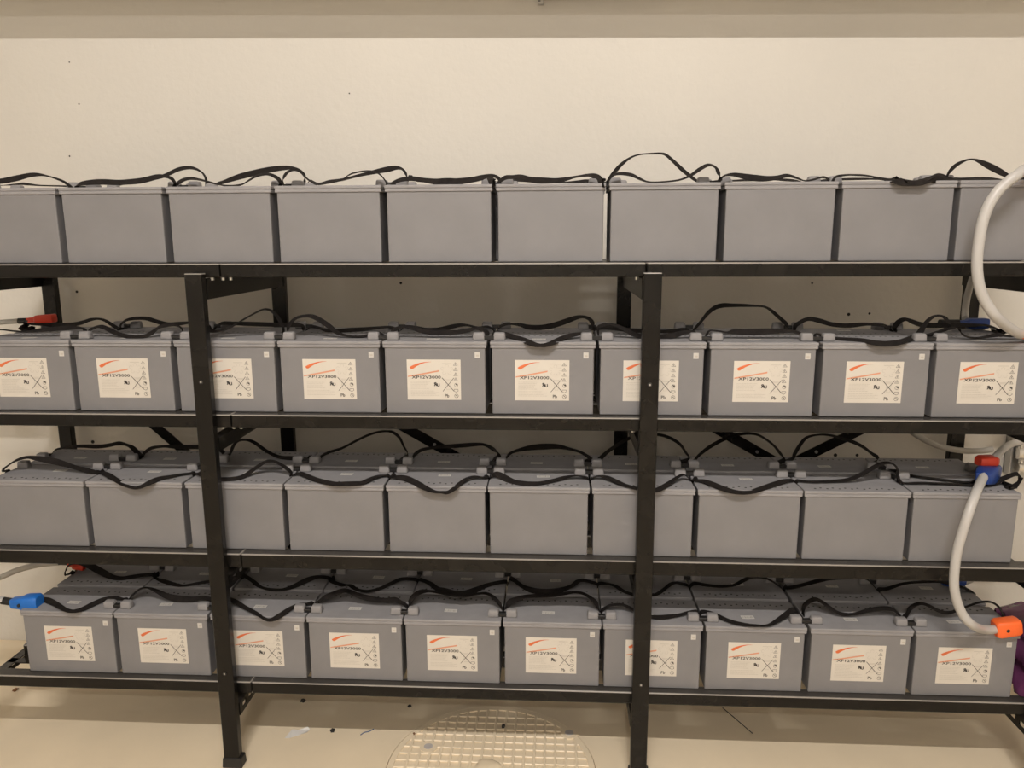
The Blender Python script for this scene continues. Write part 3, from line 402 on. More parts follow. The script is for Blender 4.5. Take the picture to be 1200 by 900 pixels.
    (2, 3, 'f'): [(0.1562,-0.0,0.2081,-0.0,-1.0,0.0),(0.1515,-0.0,0.2206,-0.0,-1.0,0.0),(0.1475,0.0017,0.2221,-0.16,-0.97,0.19),(0.1324,0.0045,0.2282,-0.36,-0.93,-0.1),(0.1095,0.0164,0.2244,-0.58,-0.81,-0.02),(0.0727,0.0472,0.2221,-0.6,-0.79,0.1),(0.0318,0.0754,0.2221,-0.49,-0.85,0.18),(-0.0047,0.0916,0.2216,-0.3,-0.93,0.22),(-0.0327,0.097,0.2237,0.06,-0.96,0.28),(-0.0567,0.0885,0.2221,0.29,-0.91,0.29),(-0.0886,0.0788,0.2221,0.69,-0.71,0.16),(-0.1061,0.0406,0.2237,0.87,-0.5,-0.04),(-0.1266,0.0125,0.2242,0.68,-0.73,-0.08),(-0.1462,0.0031,0.2221,0.46,-0.89,-0.07),(-0.1515,-0.0,0.2206,-0.0,-1.0,0.0),(-0.1562,-0.0,0.2081,-0.0,-1.0,0.0)],
    (2, 3, 'r'): [(-0.1562,0.0,0.2081,0.0,1.0,0.0),(-0.1515,0.0,0.2206,0.0,1.0,0.0),(-0.1265,-0.0194,0.2221,0.1,0.99,0.14),(-0.1157,-0.0048,0.2301,-0.49,0.87,-0.02),(-0.0929,0.0,0.241,-0.12,0.98,0.13),(-0.0509,0.0,0.2542,-0.06,0.99,0.14),(-0.0056,0.0,0.2781,-0.08,0.98,0.16),(0.0393,0.0,0.3004,-0.06,0.99,0.14),(0.0779,0.0,0.313,-0.02,1.0,0.07),(0.1043,0.0,0.3159,0.0,1.0,-0.01),(0.1275,0.0,0.3132,0.01,1.0,0.03),(0.1503,0.0,0.2946,0.02,1.0,0.02),(0.164,0.0,0.2649,-0.05,1.0,-0.02),(0.1777,0.0,0.235,-0.27,0.96,0.08),(0.1515,0.0,0.2206,0.0,1.0,0.0),(0.1562,0.0,0.2081,0.0,1.0,0.0)],
    (2, 4, 'f'): [(0.1562,-0.0,0.2081,-0.0,-1.0,0.0),(0.1515,-0.0,0.2206,-0.0,-1.0,0.0),(0.1458,0.0241,0.2221,-0.73,-0.67,-0.14),(0.1297,0.0233,0.2234,-0.27,-0.92,0.28),(0.0999,0.0383,0.2244,-0.54,-0.76,0.35),(0.0653,0.068,0.2208,-0.65,-0.71,0.25),(0.0316,0.097,0.2145,-0.44,-0.88,0.16),(0.0006,0.097,0.2027,0.01,-1.0,-0.02),(-0.0202,0.097,0.2017,0.0,-1.0,-0.03),(-0.0358,0.097,0.2011,0.04,-0.99,0.12),(-0.0568,0.097,0.213,0.62,-0.78,-0.02),(-0.074,0.0663,0.2221,0.85,-0.49,-0.2),(-0.0913,0.0326,0.226,0.78,-0.6,-0.17),(-0.1133,0.0146,0.226,0.39,-0.92,-0.07),(-0.1398,0.0123,0.2221,0.37,-0.93,-0.08),(-0.1515,-0.0,0.2206,-0.0,-1.0,0.0),(-0.1562,-0.0,0.2081,-0.0,-1.0,0.0)],
    (2, 4, 'r'): [(-0.1562,0.0,0.2081,0.0,1.0,0.0),(-0.1515,0.0,0.2206,0.0,1.0,0.0),(-0.1222,-0.0065,0.2221,-0.04,0.99,0.11),(-0.1143,0.0,0.2353,-0.37,0.92,0.16),(-0.0934,0.0,0.2505,-0.11,0.96,0.24),(-0.064,0.0,0.2584,-0.02,0.99,0.11),(-0.029,0.0,0.2632,-0.02,0.98,0.22),(0.0147,0.0,0.2667,-0.02,0.96,0.28),(0.0582,0.0,0.2701,-0.03,0.95,0.32),(0.0959,0.0,0.2735,-0.01,0.98,0.21),(0.1248,0.0,0.2723,0.02,1.0,0.06),(0.1535,0.0,0.2577,0.12,0.98,0.17),(0.1736,0.0,0.2371,-0.6,0.8,0.03),(0.1515,0.0,0.2206,0.0,1.0,0.0),(0.1562,0.0,0.2081,0.0,1.0,0.0)],
    (2, 5, 'f'): [(0.1562,-0.0,0.2081,-0.0,-1.0,0.0),(0.1515,-0.0,0.2206,-0.0,-1.0,0.0),(0.1469,0.0,0.2269,0.09,-0.98,0.16),(0.1334,0.0,0.2312,-0.37,-0.87,0.31),(0.1111,0.0145,0.225,-0.63,-0.64,0.45),(0.083,0.0418,0.2203,-0.64,-0.7,0.33),(0.0558,0.0628,0.2207,-0.32,-0.83,0.47),(0.0245,0.0642,0.2202,0.13,-0.93,0.35),(-0.0092,0.054,0.2206,0.43,-0.89,0.13),(-0.0482,0.0291,0.2221,0.55,-0.83,0.03),(-0.08,0.0073,0.2249,0.41,-0.91,-0.01),(-0.112,0.0,0.2283,0.12,-0.98,-0.15),(-0.1385,0.0,0.225,0.02,-1.0,-0.09),(-0.1515,-0.0,0.2206,-0.0,-1.0,0.0),(-0.1562,-0.0,0.2081,-0.0,-1.0,0.0)],
    (2, 5, 'r'): [(-0.1562,0.0,0.2081,0.0,1.0,0.0),(-0.1515,0.0,0.2206,0.0,1.0,0.0),(-0.1188,0.0,0.2239,-0.03,1.0,0.07),(-0.1071,0.0,0.2389,-0.11,0.99,0.13),(-0.0898,0.0,0.2496,-0.04,0.99,0.1),(-0.061,0.0,0.2582,-0.06,0.96,0.27),(-0.0236,0.0,0.2652,-0.07,0.84,0.54),(0.0194,0.0,0.2683,-0.02,0.78,0.63),(0.0623,0.0,0.2685,0.04,0.92,0.39),(0.0996,0.0,0.2606,0.02,1.0,0.08),(0.1339,0.0,0.2506,0.1,0.99,0.07),(0.1625,-0.0044,0.2344,0.39,0.92,0.02),(0.1763,-0.0175,0.2221,-0.01,0.95,0.31),(0.1515,0.0,0.2206,0.0,1.0,0.0),(0.1562,0.0,0.2081,0.0,1.0,0.0)],
    (2, 6, 'f'): [(0.1562,-0.0,0.2081,-0.0,-1.0,0.0),(0.1515,-0.0,0.2206,-0.0,-1.0,0.0),(0.1471,0.0,0.2226,-0.04,-0.99,-0.1),(0.1313,0.0,0.2278,-0.18,-0.97,-0.14),(0.1079,0.0064,0.2274,-0.53,-0.85,0.03),(0.0833,0.0301,0.2235,-0.76,-0.65,0.05),(0.06,0.0624,0.2221,-0.72,-0.69,-0.01),(0.0314,0.0847,0.2204,-0.5,-0.87,-0.01),(-0.0003,0.097,0.2157,-0.19,-0.98,0.09),(-0.0331,0.097,0.2161,0.27,-0.96,0.13),(-0.0577,0.0819,0.2221,0.72,-0.69,-0.0),(-0.0894,0.0378,0.2269,0.7,-0.66,-0.26),(-0.1191,0.0108,0.2359,0.58,-0.77,-0.28),(-0.1366,0.0,0.2332,0.28,-0.96,0.09),(-0.1515,-0.0,0.2206,-0.0,-1.0,0.0),(-0.1562,-0.0,0.2081,-0.0,-1.0,0.0)],
    (2, 6, 'r'): [(-0.1562,0.0,0.2081,0.0,1.0,0.0),(-0.1515,0.0,0.2206,0.0,1.0,0.0),(-0.1246,-0.0219,0.2221,0.04,0.95,0.3),(-0.1124,-0.0055,0.2322,-0.51,0.86,-0.03),(-0.0897,0.0,0.2528,-0.21,0.97,0.11),(-0.0673,0.0,0.2696,-0.11,0.98,0.17),(-0.0254,0.0,0.2965,-0.07,0.99,0.15),(0.0305,0.0,0.3161,-0.01,1.0,0.07),(0.0728,0.0,0.3136,0.01,0.99,0.1),(0.101,0.0,0.308,0.06,0.98,0.18),(0.1296,0.0,0.2952,0.12,0.97,0.21),(0.1526,0.0,0.2778,0.2,0.96,0.19),(0.1705,0.0,0.2516,0.21,0.97,0.14),(0.1824,0.0,0.234,0.07,1.0,-0.04),(0.1515,0.0,0.2206,0.0,1.0,0.0),(0.1562,0.0,0.2081,0.0,1.0,0.0)],
    (2, 7, 'f'): [(0.1562,-0.0,0.2081,-0.0,-1.0,0.0),(0.1515,-0.0,0.2206,-0.0,-1.0,0.0),(0.149,0.0112,0.2221,-0.74,-0.67,0.02),(0.1306,0.0231,0.2254,-0.65,-0.76,0.03),(0.1113,0.0434,0.2235,-0.79,-0.58,0.22),(0.0862,0.0828,0.2221,-0.69,-0.67,0.28),(0.0565,0.097,0.2167,-0.26,-0.94,0.24),(0.0264,0.097,0.2131,0.08,-0.99,0.15),(-0.0046,0.0921,0.2151,0.34,-0.93,0.1),(-0.0417,0.0728,0.2205,0.56,-0.82,0.12),(-0.0835,0.0392,0.2221,0.6,-0.79,0.15),(-0.1215,0.0127,0.2243,0.53,-0.84,0.07),(-0.1459,0.0,0.2232,0.39,-0.92,-0.0),(-0.1515,-0.0,0.2206,-0.0,-1.0,0.0),(-0.1562,-0.0,0.2081,-0.0,-1.0,0.0)],
    (2, 7, 'r'): [(-0.1562,0.0,0.2081,0.0,1.0,0.0),(-0.1515,0.0,0.2206,0.0,1.0,0.0),(-0.1185,0.0,0.2253,0.01,1.0,-0.02),(-0.1051,0.0,0.2411,-0.01,1.0,0.01),(-0.0727,0.0,0.27,-0.08,0.99,0.11),(-0.0318,0.0,0.2953,-0.08,0.99,0.14),(0.0036,0.0,0.3111,-0.05,0.99,0.14),(0.0366,0.0,0.3187,-0.01,1.0,0.06),(0.0699,0.0,0.319,0.01,1.0,0.05),(0.0981,0.0,0.3106,0.07,0.99,0.14),(0.1356,0.0,0.2848,0.16,0.97,0.19),(0.1623,0.0,0.255,0.29,0.93,0.24),(0.1774,0.0,0.2347,-0.07,1.0,0.02),(0.1515,0.0,0.2206,0.0,1.0,0.0),(0.1562,0.0,0.2081,0.0,1.0,0.0)],
    (2, 8, 'f'): [(0.1562,-0.0,0.2081,-0.0,-1.0,0.0),(0.1515,-0.0,0.2206,-0.0,-1.0,0.0),(0.142,0.0021,0.2221,-0.24,-0.97,-0.07),(0.1135,0.0094,0.2221,-0.0,-1.0,-0.09),(0.0472,0.0024,0.2221,0.08,-1.0,-0.03),(-0.0044,0.0,0.2274,0.04,-1.0,0.03),(-0.0413,0.0,0.2442,0.04,-1.0,0.08),(-0.0703,0.0,0.2635,0.04,-1.0,0.07),(-0.097,0.0,0.2787,0.01,-1.0,0.03),(-0.1247,0.0,0.2804,-0.02,-1.0,0.07),(-0.1437,0.0,0.2644,-0.38,-0.9,0.24),(-0.1481,0.0,0.2429,-0.6,-0.79,0.11),(-0.1515,-0.0,0.2206,-0.0,-1.0,0.0),(-0.1562,-0.0,0.2081,-0.0,-1.0,0.0)],
    (2, 8, 'r'): [(-0.1562,0.0,0.2081,0.0,1.0,0.0),(-0.1515,0.0,0.2206,0.0,1.0,0.0),(-0.1107,0.0,0.235,-0.02,1.0,0.04),(-0.1034,0.0,0.2512,-0.07,1.0,0.03),(-0.0911,0.0,0.2761,-0.06,1.0,0.03),(-0.0735,0.0,0.3033,0.01,1.0,-0.01),(-0.0549,0.0,0.3136,0.02,1.0,-0.07),(-0.0278,0.0,0.3182,0.0,1.0,-0.06),(0.0053,0.0,0.3171,0.01,1.0,0.07),(0.0416,0.0,0.3074,0.07,0.97,0.23),(0.0837,0.0,0.2945,0.13,0.94,0.33),(0.1179,0.0,0.2775,0.19,0.93,0.3),(0.1471,0.0,0.2555,0.22,0.93,0.28),(0.1676,0.0,0.2397,0.62,0.78,0.08),(0.1515,0.0,0.2206,0.0,1.0,0.0),(0.1562,0.0,0.2081,0.0,1.0,0.0)],
    (2, 9, 'f'): [(0.1562,-0.0,0.2081,-0.0,-1.0,0.0),(0.1515,-0.0,0.2206,-0.0,-1.0,0.0),(0.1621,0.0,0.2294,0.6,-0.07,0.8),(0.1524,0.0086,0.2206,-0.12,-0.99,-0.07),(0.0968,0.0082,0.2221,-0.04,-0.99,-0.11),(0.0239,0.0134,0.2221,-0.1,-0.99,-0.1),(-0.0463,0.0228,0.2221,-0.03,-1.0,-0.06),(-0.0944,0.0167,0.2221,0.23,-0.97,0.11),(-0.1256,0.0042,0.2265,0.28,-0.96,0.0),(-0.1515,0.0,0.2389,0.11,-0.99,0.05),(-0.1753,0.0,0.2492,0.01,-1.0,0.06),(-0.1905,0.0,0.2475,-0.25,-0.88,0.4),(-0.1968,0.0,0.2355,0.08,-0.77,-0.63),(-0.1747,0.0188,0.2265,0.53,-0.72,-0.45),(-0.1445,0.0469,0.2221,-0.59,-0.79,0.17),(-0.1515,-0.0,0.2206,-0.0,-1.0,0.0),(-0.1562,-0.0,0.2081,-0.0,-1.0,0.0)],
    (2, 9, 'r'): [(-0.1562,0.0,0.2081,0.0,1.0,0.0),(-0.1515,0.0,0.2206,0.0,1.0,0.0),(-0.121,-0.079,0.2221,0.91,0.41,-0.05),(-0.0984,-0.1183,0.2206,0.75,0.66,-0.0),(-0.06,-0.1478,0.2221,0.5,0.86,-0.05),(-0.0072,-0.1713,0.2221,0.35,0.94,-0.05),(0.0436,-0.186,0.2221,-0.25,0.95,-0.17),(0.1104,-0.1408,0.2221,-0.2,0.11,-0.97),(0.1515,0.0,0.2206,0.0,1.0,0.0),(0.1562,0.0,0.2081,0.0,1.0,0.0)],
    (3, 0, 'f'): [(-0.1562,0.0,0.2081,0.0,1.0,0.0),(-0.1515,0.0,0.2206,0.0,1.0,0.0),(-0.1389,-0.0097,0.2221,0.4,0.91,-0.08),(-0.1051,-0.0205,0.2221,0.4,0.89,0.19),(-0.0591,-0.0457,0.2221,0.52,0.85,-0.08),(-0.0086,-0.0789,0.2221,0.48,0.84,-0.24),(0.0318,-0.097,0.2249,-0.05,1.0,-0.03),(0.0525,-0.0761,0.2221,-0.85,0.51,0.13),(0.0665,-0.0381,0.2221,-0.87,0.46,0.18),(0.0865,-0.0127,0.2253,-0.62,0.77,0.16),(0.1142,-0.0,0.2255,-0.24,0.97,0.03),(0.1373,-0.0001,0.2221,-0.03,0.98,-0.21),(0.1515,0.0,0.2206,0.0,1.0,0.0),(0.1562,0.0,0.2081,0.0,1.0,0.0)],
    (3, 0, 'r'): [(0.1562,-0.0,0.2081,-0.0,-1.0,0.0),(0.1515,-0.0,0.2206,-0.0,-1.0,0.0),(0.166,0.0206,0.2221,0.37,-0.9,-0.23),(0.1716,0.0052,0.2329,0.71,-0.55,-0.44),(0.1653,-0.0,0.247,0.34,-0.93,0.17),(0.1451,-0.0,0.2578,0.01,-1.0,0.04),(0.1165,-0.0,0.2594,-0.02,-0.99,0.16),(0.0859,-0.0,0.2502,-0.29,-0.75,0.59),(0.0429,0.0067,0.2313,-0.38,-0.76,0.52),(-0.0058,0.027,0.2221,-0.34,-0.93,0.14),(-0.05,0.0389,0.2221,0.04,-0.99,0.14),(-0.0818,0.0235,0.2221,0.42,-0.9,0.11),(-0.112,0.0102,0.2221,0.32,-0.95,0.08),(-0.1515,-0.0,0.2206,-0.0,-1.0,0.0),(-0.1562,-0.0,0.2081,-0.0,-1.0,0.0)],
    (3, 1, 'f'): [(-0.1562,0.0,0.2081,0.0,1.0,0.0),(-0.1515,0.0,0.2206,0.0,1.0,0.0),(-0.1436,-0.0,0.2289,-0.23,0.94,0.25),(-0.1117,-0.0,0.257,-0.02,1.0,0.03),(-0.0791,-0.0,0.2631,-0.03,0.95,-0.3),(-0.0483,-0.0,0.2508,-0.01,1.0,-0.03),(-0.0178,-0.0,0.2348,0.08,0.97,0.24),(0.0221,-0.0,0.2265,0.06,0.82,0.56),(0.0656,-0.0,0.226,-0.02,0.96,0.27),(0.1037,-0.0,0.2314,0.01,1.0,0.08),(0.1515,0.0,0.2206,0.0,1.0,0.0),(0.1562,0.0,0.2081,0.0,1.0,0.0)],
    (3, 1, 'r'): [(0.1562,-0.0,0.2081,-0.0,-1.0,0.0),(0.1515,-0.0,0.2206,-0.0,-1.0,0.0),(0.1529,0.0199,0.2221,-0.62,-0.53,-0.58),(0.1052,0.0524,0.2221,-0.49,-0.87,-0.07),(0.049,0.0789,0.2221,-0.34,-0.93,-0.09),(0.0155,0.0854,0.2221,0.17,-0.98,-0.13),(-0.0212,0.067,0.2221,0.43,-0.9,-0.1),(-0.0538,0.052,0.2221,0.35,-0.94,-0.05),(-0.0943,0.0399,0.2221,0.47,-0.88,-0.08),(-0.1515,-0.0,0.2206,-0.0,-1.0,0.0),(-0.1562,-0.0,0.2081,-0.0,-1.0,0.0)],
    (3, 2, 'f'): [(-0.1562,0.0,0.2081,0.0,1.0,0.0),(-0.1515,0.0,0.2206,0.0,1.0,0.0),(-0.1611,-0.0,0.2356,0.29,0.96,-0.04),(-0.1069,-0.013,0.2327,0.31,0.93,-0.19),(-0.0645,-0.0348,0.2221,0.5,0.84,-0.21),(-0.0169,-0.0693,0.2221,0.56,0.78,-0.27),(0.0214,-0.097,0.2192,0.35,0.84,-0.42),(0.0374,-0.097,0.2114,-0.02,0.98,-0.19),(0.0625,-0.097,0.2158,-0.47,0.87,0.15),(0.0825,-0.0744,0.2221,-0.88,0.47,0.06),(0.0932,-0.041,0.2221,-0.87,0.49,-0.09),(0.114,-0.0186,0.225,-0.59,0.8,-0.13),(0.1386,-0.0075,0.2221,-0.45,0.89,-0.11),(0.1515,0.0,0.2206,0.0,1.0,0.0),(0.1562,0.0,0.2081,0.0,1.0,0.0)],
    (3, 2, 'r'): [(0.1562,-0.0,0.2081,-0.0,-1.0,0.0),(0.1515,-0.0,0.2206,-0.0,-1.0,0.0),(0.1713,-0.0,0.2321,-0.72,-0.68,-0.15),(0.1337,0.0179,0.2249,-0.5,-0.83,-0.26),(0.0976,0.0478,0.2221,-0.63,-0.7,-0.35),(0.0629,0.083,0.2221,-0.52,-0.79,-0.32),(0.0175,0.1006,0.2221,-0.18,-0.97,-0.14),(-0.0234,0.0988,0.2221,0.39,-0.92,-0.08),(-0.0526,0.0712,0.2221,0.75,-0.65,0.11),(-0.0841,0.0291,0.2252,0.74,-0.61,0.27),(-0.1115,-0.0,0.2241,0.39,-0.92,0.05),(-0.1515,-0.0,0.2206,-0.0,-1.0,0.0),(-0.1562,-0.0,0.2081,-0.0,-1.0,0.0)],
    (3, 3, 'f'): [(-0.1562,0.0,0.2081,0.0,1.0,0.0),(-0.1515,0.0,0.2206,0.0,1.0,0.0),(-0.1428,-0.0,0.2251,-0.05,1.0,0.07),(-0.1221,-0.0,0.2406,-0.14,0.96,0.25),(-0.0931,-0.0,0.2532,-0.14,0.93,0.35),(-0.0614,-0.0,0.2659,-0.07,0.95,0.31),(-0.0387,-0.0,0.2664,0.02,1.0,0.09),(-0.0055,-0.0,0.2522,0.07,0.97,0.22),(0.0364,-0.0,0.2412,0.04,0.97,0.24),(0.0786,-0.0,0.2376,0.0,1.0,0.09),(0.1124,-0.0,0.2399,0.02,0.97,0.22),(0.1346,-0.0,0.2314,-0.03,1.0,-0.06),(0.1515,0.0,0.2206,0.0,1.0,0.0),(0.1562,0.0,0.2081,0.0,1.0,0.0)],
    (3, 3, 'r'): [(0.1562,-0.0,0.2081,-0.0,-1.0,0.0),(0.1515,-0.0,0.2206,-0.0,-1.0,0.0),(0.1377,0.032,0.2221,-0.7,-0.7,-0.15),(0.0947,0.057,0.2221,-0.42,-0.91,-0.06),(0.069,0.0632,0.2256,-0.45,-0.86,-0.22),(0.0429,0.0842,0.2221,-0.44,-0.86,-0.25),(0.0011,0.0985,0.2221,0.09,-0.99,-0.1),(-0.038,0.0773,0.2221,0.65,-0.75,-0.1),(-0.0733,0.034,0.2243,0.76,-0.64,-0.13),(-0.1025,-0.0,0.2234,0.4,-0.92,-0.02),(-0.1515,-0.0,0.2206,-0.0,-1.0,0.0),(-0.1562,-0.0,0.2081,-0.0,-1.0,0.0)],
    (3, 4, 'f'): [(-0.1562,0.0,0.2081,0.0,1.0,0.0),(-0.1515,0.0,0.2206,0.0,1.0,0.0),(-0.1498,-0.0,0.2291,-0.47,0.86,0.21),(-0.138,-0.0,0.2503,-0.37,0.87,0.33),(-0.1152,-0.0,0.2678,-0.13,0.94,0.31),(-0.0843,-0.0,0.2723,0.0,0.99,-0.15),(-0.0509,-0.0,0.2686,-0.01,1.0,-0.04),(-0.0093,-0.0,0.2606,0.01,1.0,0.09),(0.0324,-0.0,0.2586,-0.01,0.99,0.11),(0.0742,-0.0,0.2669,0.02,0.99,-0.13),(0.1019,-0.0,0.2684,-0.03,0.99,-0.13),(0.1239,-0.0,0.2562,0.02,1.0,0.03),(0.1432,-0.0,0.2358,0.08,0.99,0.06),(0.1515,0.0,0.2206,0.0,1.0,0.0),(0.1562,0.0,0.2081,0.0,1.0,0.0)],
    (3, 4, 'r'): [(0.1562,-0.0,0.2081,-0.0,-1.0,0.0),(0.1515,-0.0,0.2206,-0.0,-1.0,0.0),(0.1327,0.0108,0.2221,-0.57,-0.81,-0.1),(0.1086,0.03,0.2221,-0.71,-0.69,-0.09),(0.0829,0.062,0.2221,-0.69,-0.72,-0.08),(0.0501,0.0864,0.2221,-0.44,-0.7,0.56),(0.0064,0.1099,0.2221,-0.09,-0.45,0.89),(-0.0244,0.1022,0.2221,0.38,-0.56,0.73),(-0.061,0.0639,0.2221,0.7,-0.69,0.19),(-0.0989,0.0273,0.2221,0.58,-0.82,0.02),(-0.1515,-0.0,0.2206,-0.0,-1.0,0.0),(-0.1562,-0.0,0.2081,-0.0,-1.0,0.0)],
    (3, 5, 'f'): [(-0.1562,0.0,0.2081,0.0,1.0,0.0),(-0.1515,0.0,0.2206,0.0,1.0,0.0),(-0.1493,-0.0,0.2244,-0.16,0.98,0.11),(-0.1382,-0.0,0.2396,-0.25,0.91,0.33),(-0.116,-0.0,0.2496,-0.1,0.96,0.26),(-0.0857,-0.0,0.26,-0.01,1.0,0.06),(-0.0471,-0.0,0.2636,-0.01,0.99,0.1),(-0.0059,-0.0,0.2663,-0.01,0.99,0.1),(0.0352,-0.0,0.2731,-0.0,1.0,0.0),(0.0679,-0.0,0.2788,0.01,0.99,-0.15),(0.098,-0.0,0.2754,-0.03,1.0,-0.09),(0.1228,-0.0,0.2603,0.06,0.99,0.08),(0.1422,-0.0,0.2416,0.25,0.95,0.18),(0.1515,0.0,0.2206,0.0,1.0,0.0),(0.1562,0.0,0.2081,0.0,1.0,0.0)],
    (3, 5, 'r'): [(0.1562,-0.0,0.2081,-0.0,-1.0,0.0),(0.1515,-0.0,0.2206,-0.0,-1.0,0.0),(0.1463,-0.0,0.233,-0.32,-0.92,0.2),(0.125,0.0103,0.2255,-0.6,-0.78,-0.18),(0.1032,0.0354,0.2221,-0.68,-0.72,-0.12),(0.0642,0.0682,0.2221,-0.41,-0.82,0.41),(0.0207,0.0771,0.2221,0.05,-0.76,0.64),(-0.0226,0.0623,0.2221,0.47,-0.84,0.26),(-0.0667,0.0277,0.2221,0.63,-0.77,-0.13),(-0.0967,-0.0,0.2302,0.31,-0.95,0.0),(-0.1515,-0.0,0.2206,-0.0,-1.0,0.0),(-0.1562,-0.0,0.2081,-0.0,-1.0,0.0)],
    (3, 6, 'f'): [(-0.1562,0.0,0.2081,0.0,1.0,0.0),(-0.1515,0.0,0.2206,0.0,1.0,0.0),(-0.1432,-0.0,0.226,0.04,1.0,-0.07),(-0.1243,-0.0,0.2368,0.03,0.99,-0.14),(-0.0862,-0.0,0.2391,0.13,0.98,-0.16),(-0.0463,-0.0124,0.2258,0.41,0.89,-0.18),(-0.0089,-0.0392,0.2221,0.38,0.92,-0.06),(0.0306,-0.0441,0.2221,-0.04,1.0,0.06),(0.0583,-0.0367,0.2221,-0.3,0.95,-0.03),(0.0922,-0.0245,0.2221,-0.41,0.88,-0.23),(0.1248,-0.0059,0.2221,-0.38,0.9,-0.23),(0.1515,0.0,0.2206,0.0,1.0,0.0),(0.1562,0.0,0.2081,0.0,1.0,0.0)],
    (3, 6, 'r'): [(0.1562,-0.0,0.2081,-0.0,-1.0,0.0),(0.1515,-0.0,0.2206,-0.0,-1.0,0.0),(0.1339,0.0026,0.2221,-0.51,-0.85,-0.1),(0.1009,0.0297,0.2278,-0.64,-0.75,-0.19),(0.0658,0.0609,0.2202,-0.57,-0.8,-0.19),(0.0201,0.0881,0.2221,-0.19,-0.98,-0.01),(-0.0319,0.0794,0.2221,0.49,-0.84,-0.22),(-0.0722,0.034,0.2248,0.66,-0.65,-0.39),(-0.106,-0.0,0.2282,0.4,-0.91,-0.13),(-0.1515,-0.0,0.2206,-0.0,-1.0,0.0),(-0.1562,-0.0,0.2081,-0.0,-1.0,0.0)],
    (3, 7, 'f'): [(-0.1562,0.0,0.2081,0.0,1.0,0.0),(-0.1515,0.0,0.2206,0.0,1.0,0.0),(-0.1359,-0.0005,0.2221,0.42,0.9,-0.11),(-0.1126,-0.0182,0.2221,0.7,0.71,-0.09),(-0.0871,-0.0487,0.2221,0.69,0.71,-0.09),(-0.0602,-0.0692,0.2221,0.48,0.88,-0.05),(-0.0291,-0.0807,0.2221,0.22,0.97,-0.11),(0.0087,-0.0848,0.2221,0.0,0.97,-0.23),(0.0356,-0.0809,0.2221,-0.37,0.87,-0.32),(0.0585,-0.0637,0.2221,-0.61,0.72,-0.33),(0.0937,-0.0311,0.2242,-0.63,0.76,-0.16),(0.1241,-0.0068,0.2315,-0.56,0.83,-0.03),(0.1393,-0.0,0.2342,-0.14,0.96,0.23),(0.1515,0.0,0.2206,0.0,1.0,0.0),(0.1562,0.0,0.2081,0.0,1.0,0.0)],
    (3, 7, 'r'): [(0.1562,-0.0,0.2081,-0.0,-1.0,0.0),(0.1515,-0.0,0.2206,-0.0,-1.0,0.0),(0.1369,-0.0,0.2276,0.0,-1.0,0.01),(0.099,-0.0,0.2221,-0.09,-1.0,-0.02),(0.0514,0.0077,0.2221,-0.0,-1.0,-0.1),(0.0065,-0.0,0.2241,0.05,-0.99,-0.16),(-0.0272,-0.0,0.2436,-0.0,-1.0,-0.01),(-0.0553,-0.0,0.2551,-0.01,-0.99,-0.1),(-0.1015,-0.0,0.2514,0.02,-1.0,-0.06),(-0.1515,-0.0,0.2206,-0.0,-1.0,0.0),(-0.1562,-0.0,0.2081,-0.0,-1.0,0.0)],
    (3, 8, 'f'): [(-0.1562,0.0,0.2081,0.0,1.0,0.0),(-0.1515,0.0,0.2206,0.0,1.0,0.0),(-0.1532,-0.0,0.2348,-0.04,1.0,0.0),(-0.1477,-0.0,0.2524,-0.03,1.0,0.02),(-0.1315,-0.0,0.2673,-0.0,1.0,0.0),(-0.1132,-0.0,0.2718,0.01,1.0,0.05),(-0.0913,-0.0,0.2595,0.15,0.96,0.23),(-0.0634,-0.0,0.2398,0.12,0.98,0.19),(-0.0359,-0.0,0.2251,0.01,1.0,0.06),(0.0038,-0.0,0.224,0.03,0.98,-0.19),(0.0424,-0.0,0.2365,0.02,1.0,-0.09),(0.0812,-0.0,0.2444,-0.0,1.0,0.05),(0.1206,-0.0,0.2442,0.05,0.99,0.15),(0.1459,-0.0,0.2245,0.12,0.98,0.16),(0.1515,0.0,0.2206,0.0,1.0,0.0),(0.1562,0.0,0.2081,0.0,1.0,0.0)],
    (3, 8, 'r'): [(0.1562,-0.0,0.2081,-0.0,-1.0,0.0),(0.1515,-0.0,0.2206,-0.0,-1.0,0.0),(0.1491,0.0075,0.2221,-0.0,-1.0,-0.0),(0.1212,-0.0,0.2223,0.1,-0.99,-0.03),(0.0818,-0.0,0.2337,-0.01,-1.0,-0.02),(0.0399,-0.0,0.2471,0.01,-1.0,0.04),(-0.0022,-0.0,0.2551,-0.01,-0.99,-0.11),(-0.0728,-0.0,0.2597,-0.0,-1.0,-0.09),(-0.1154,-0.0,0.2584,-0.05,-0.99,0.09),(-0.1515,-0.0,0.2206,-0.0,-1.0,0.0),(-0.1562,-0.0,0.2081,-0.0,-1.0,0.0)],
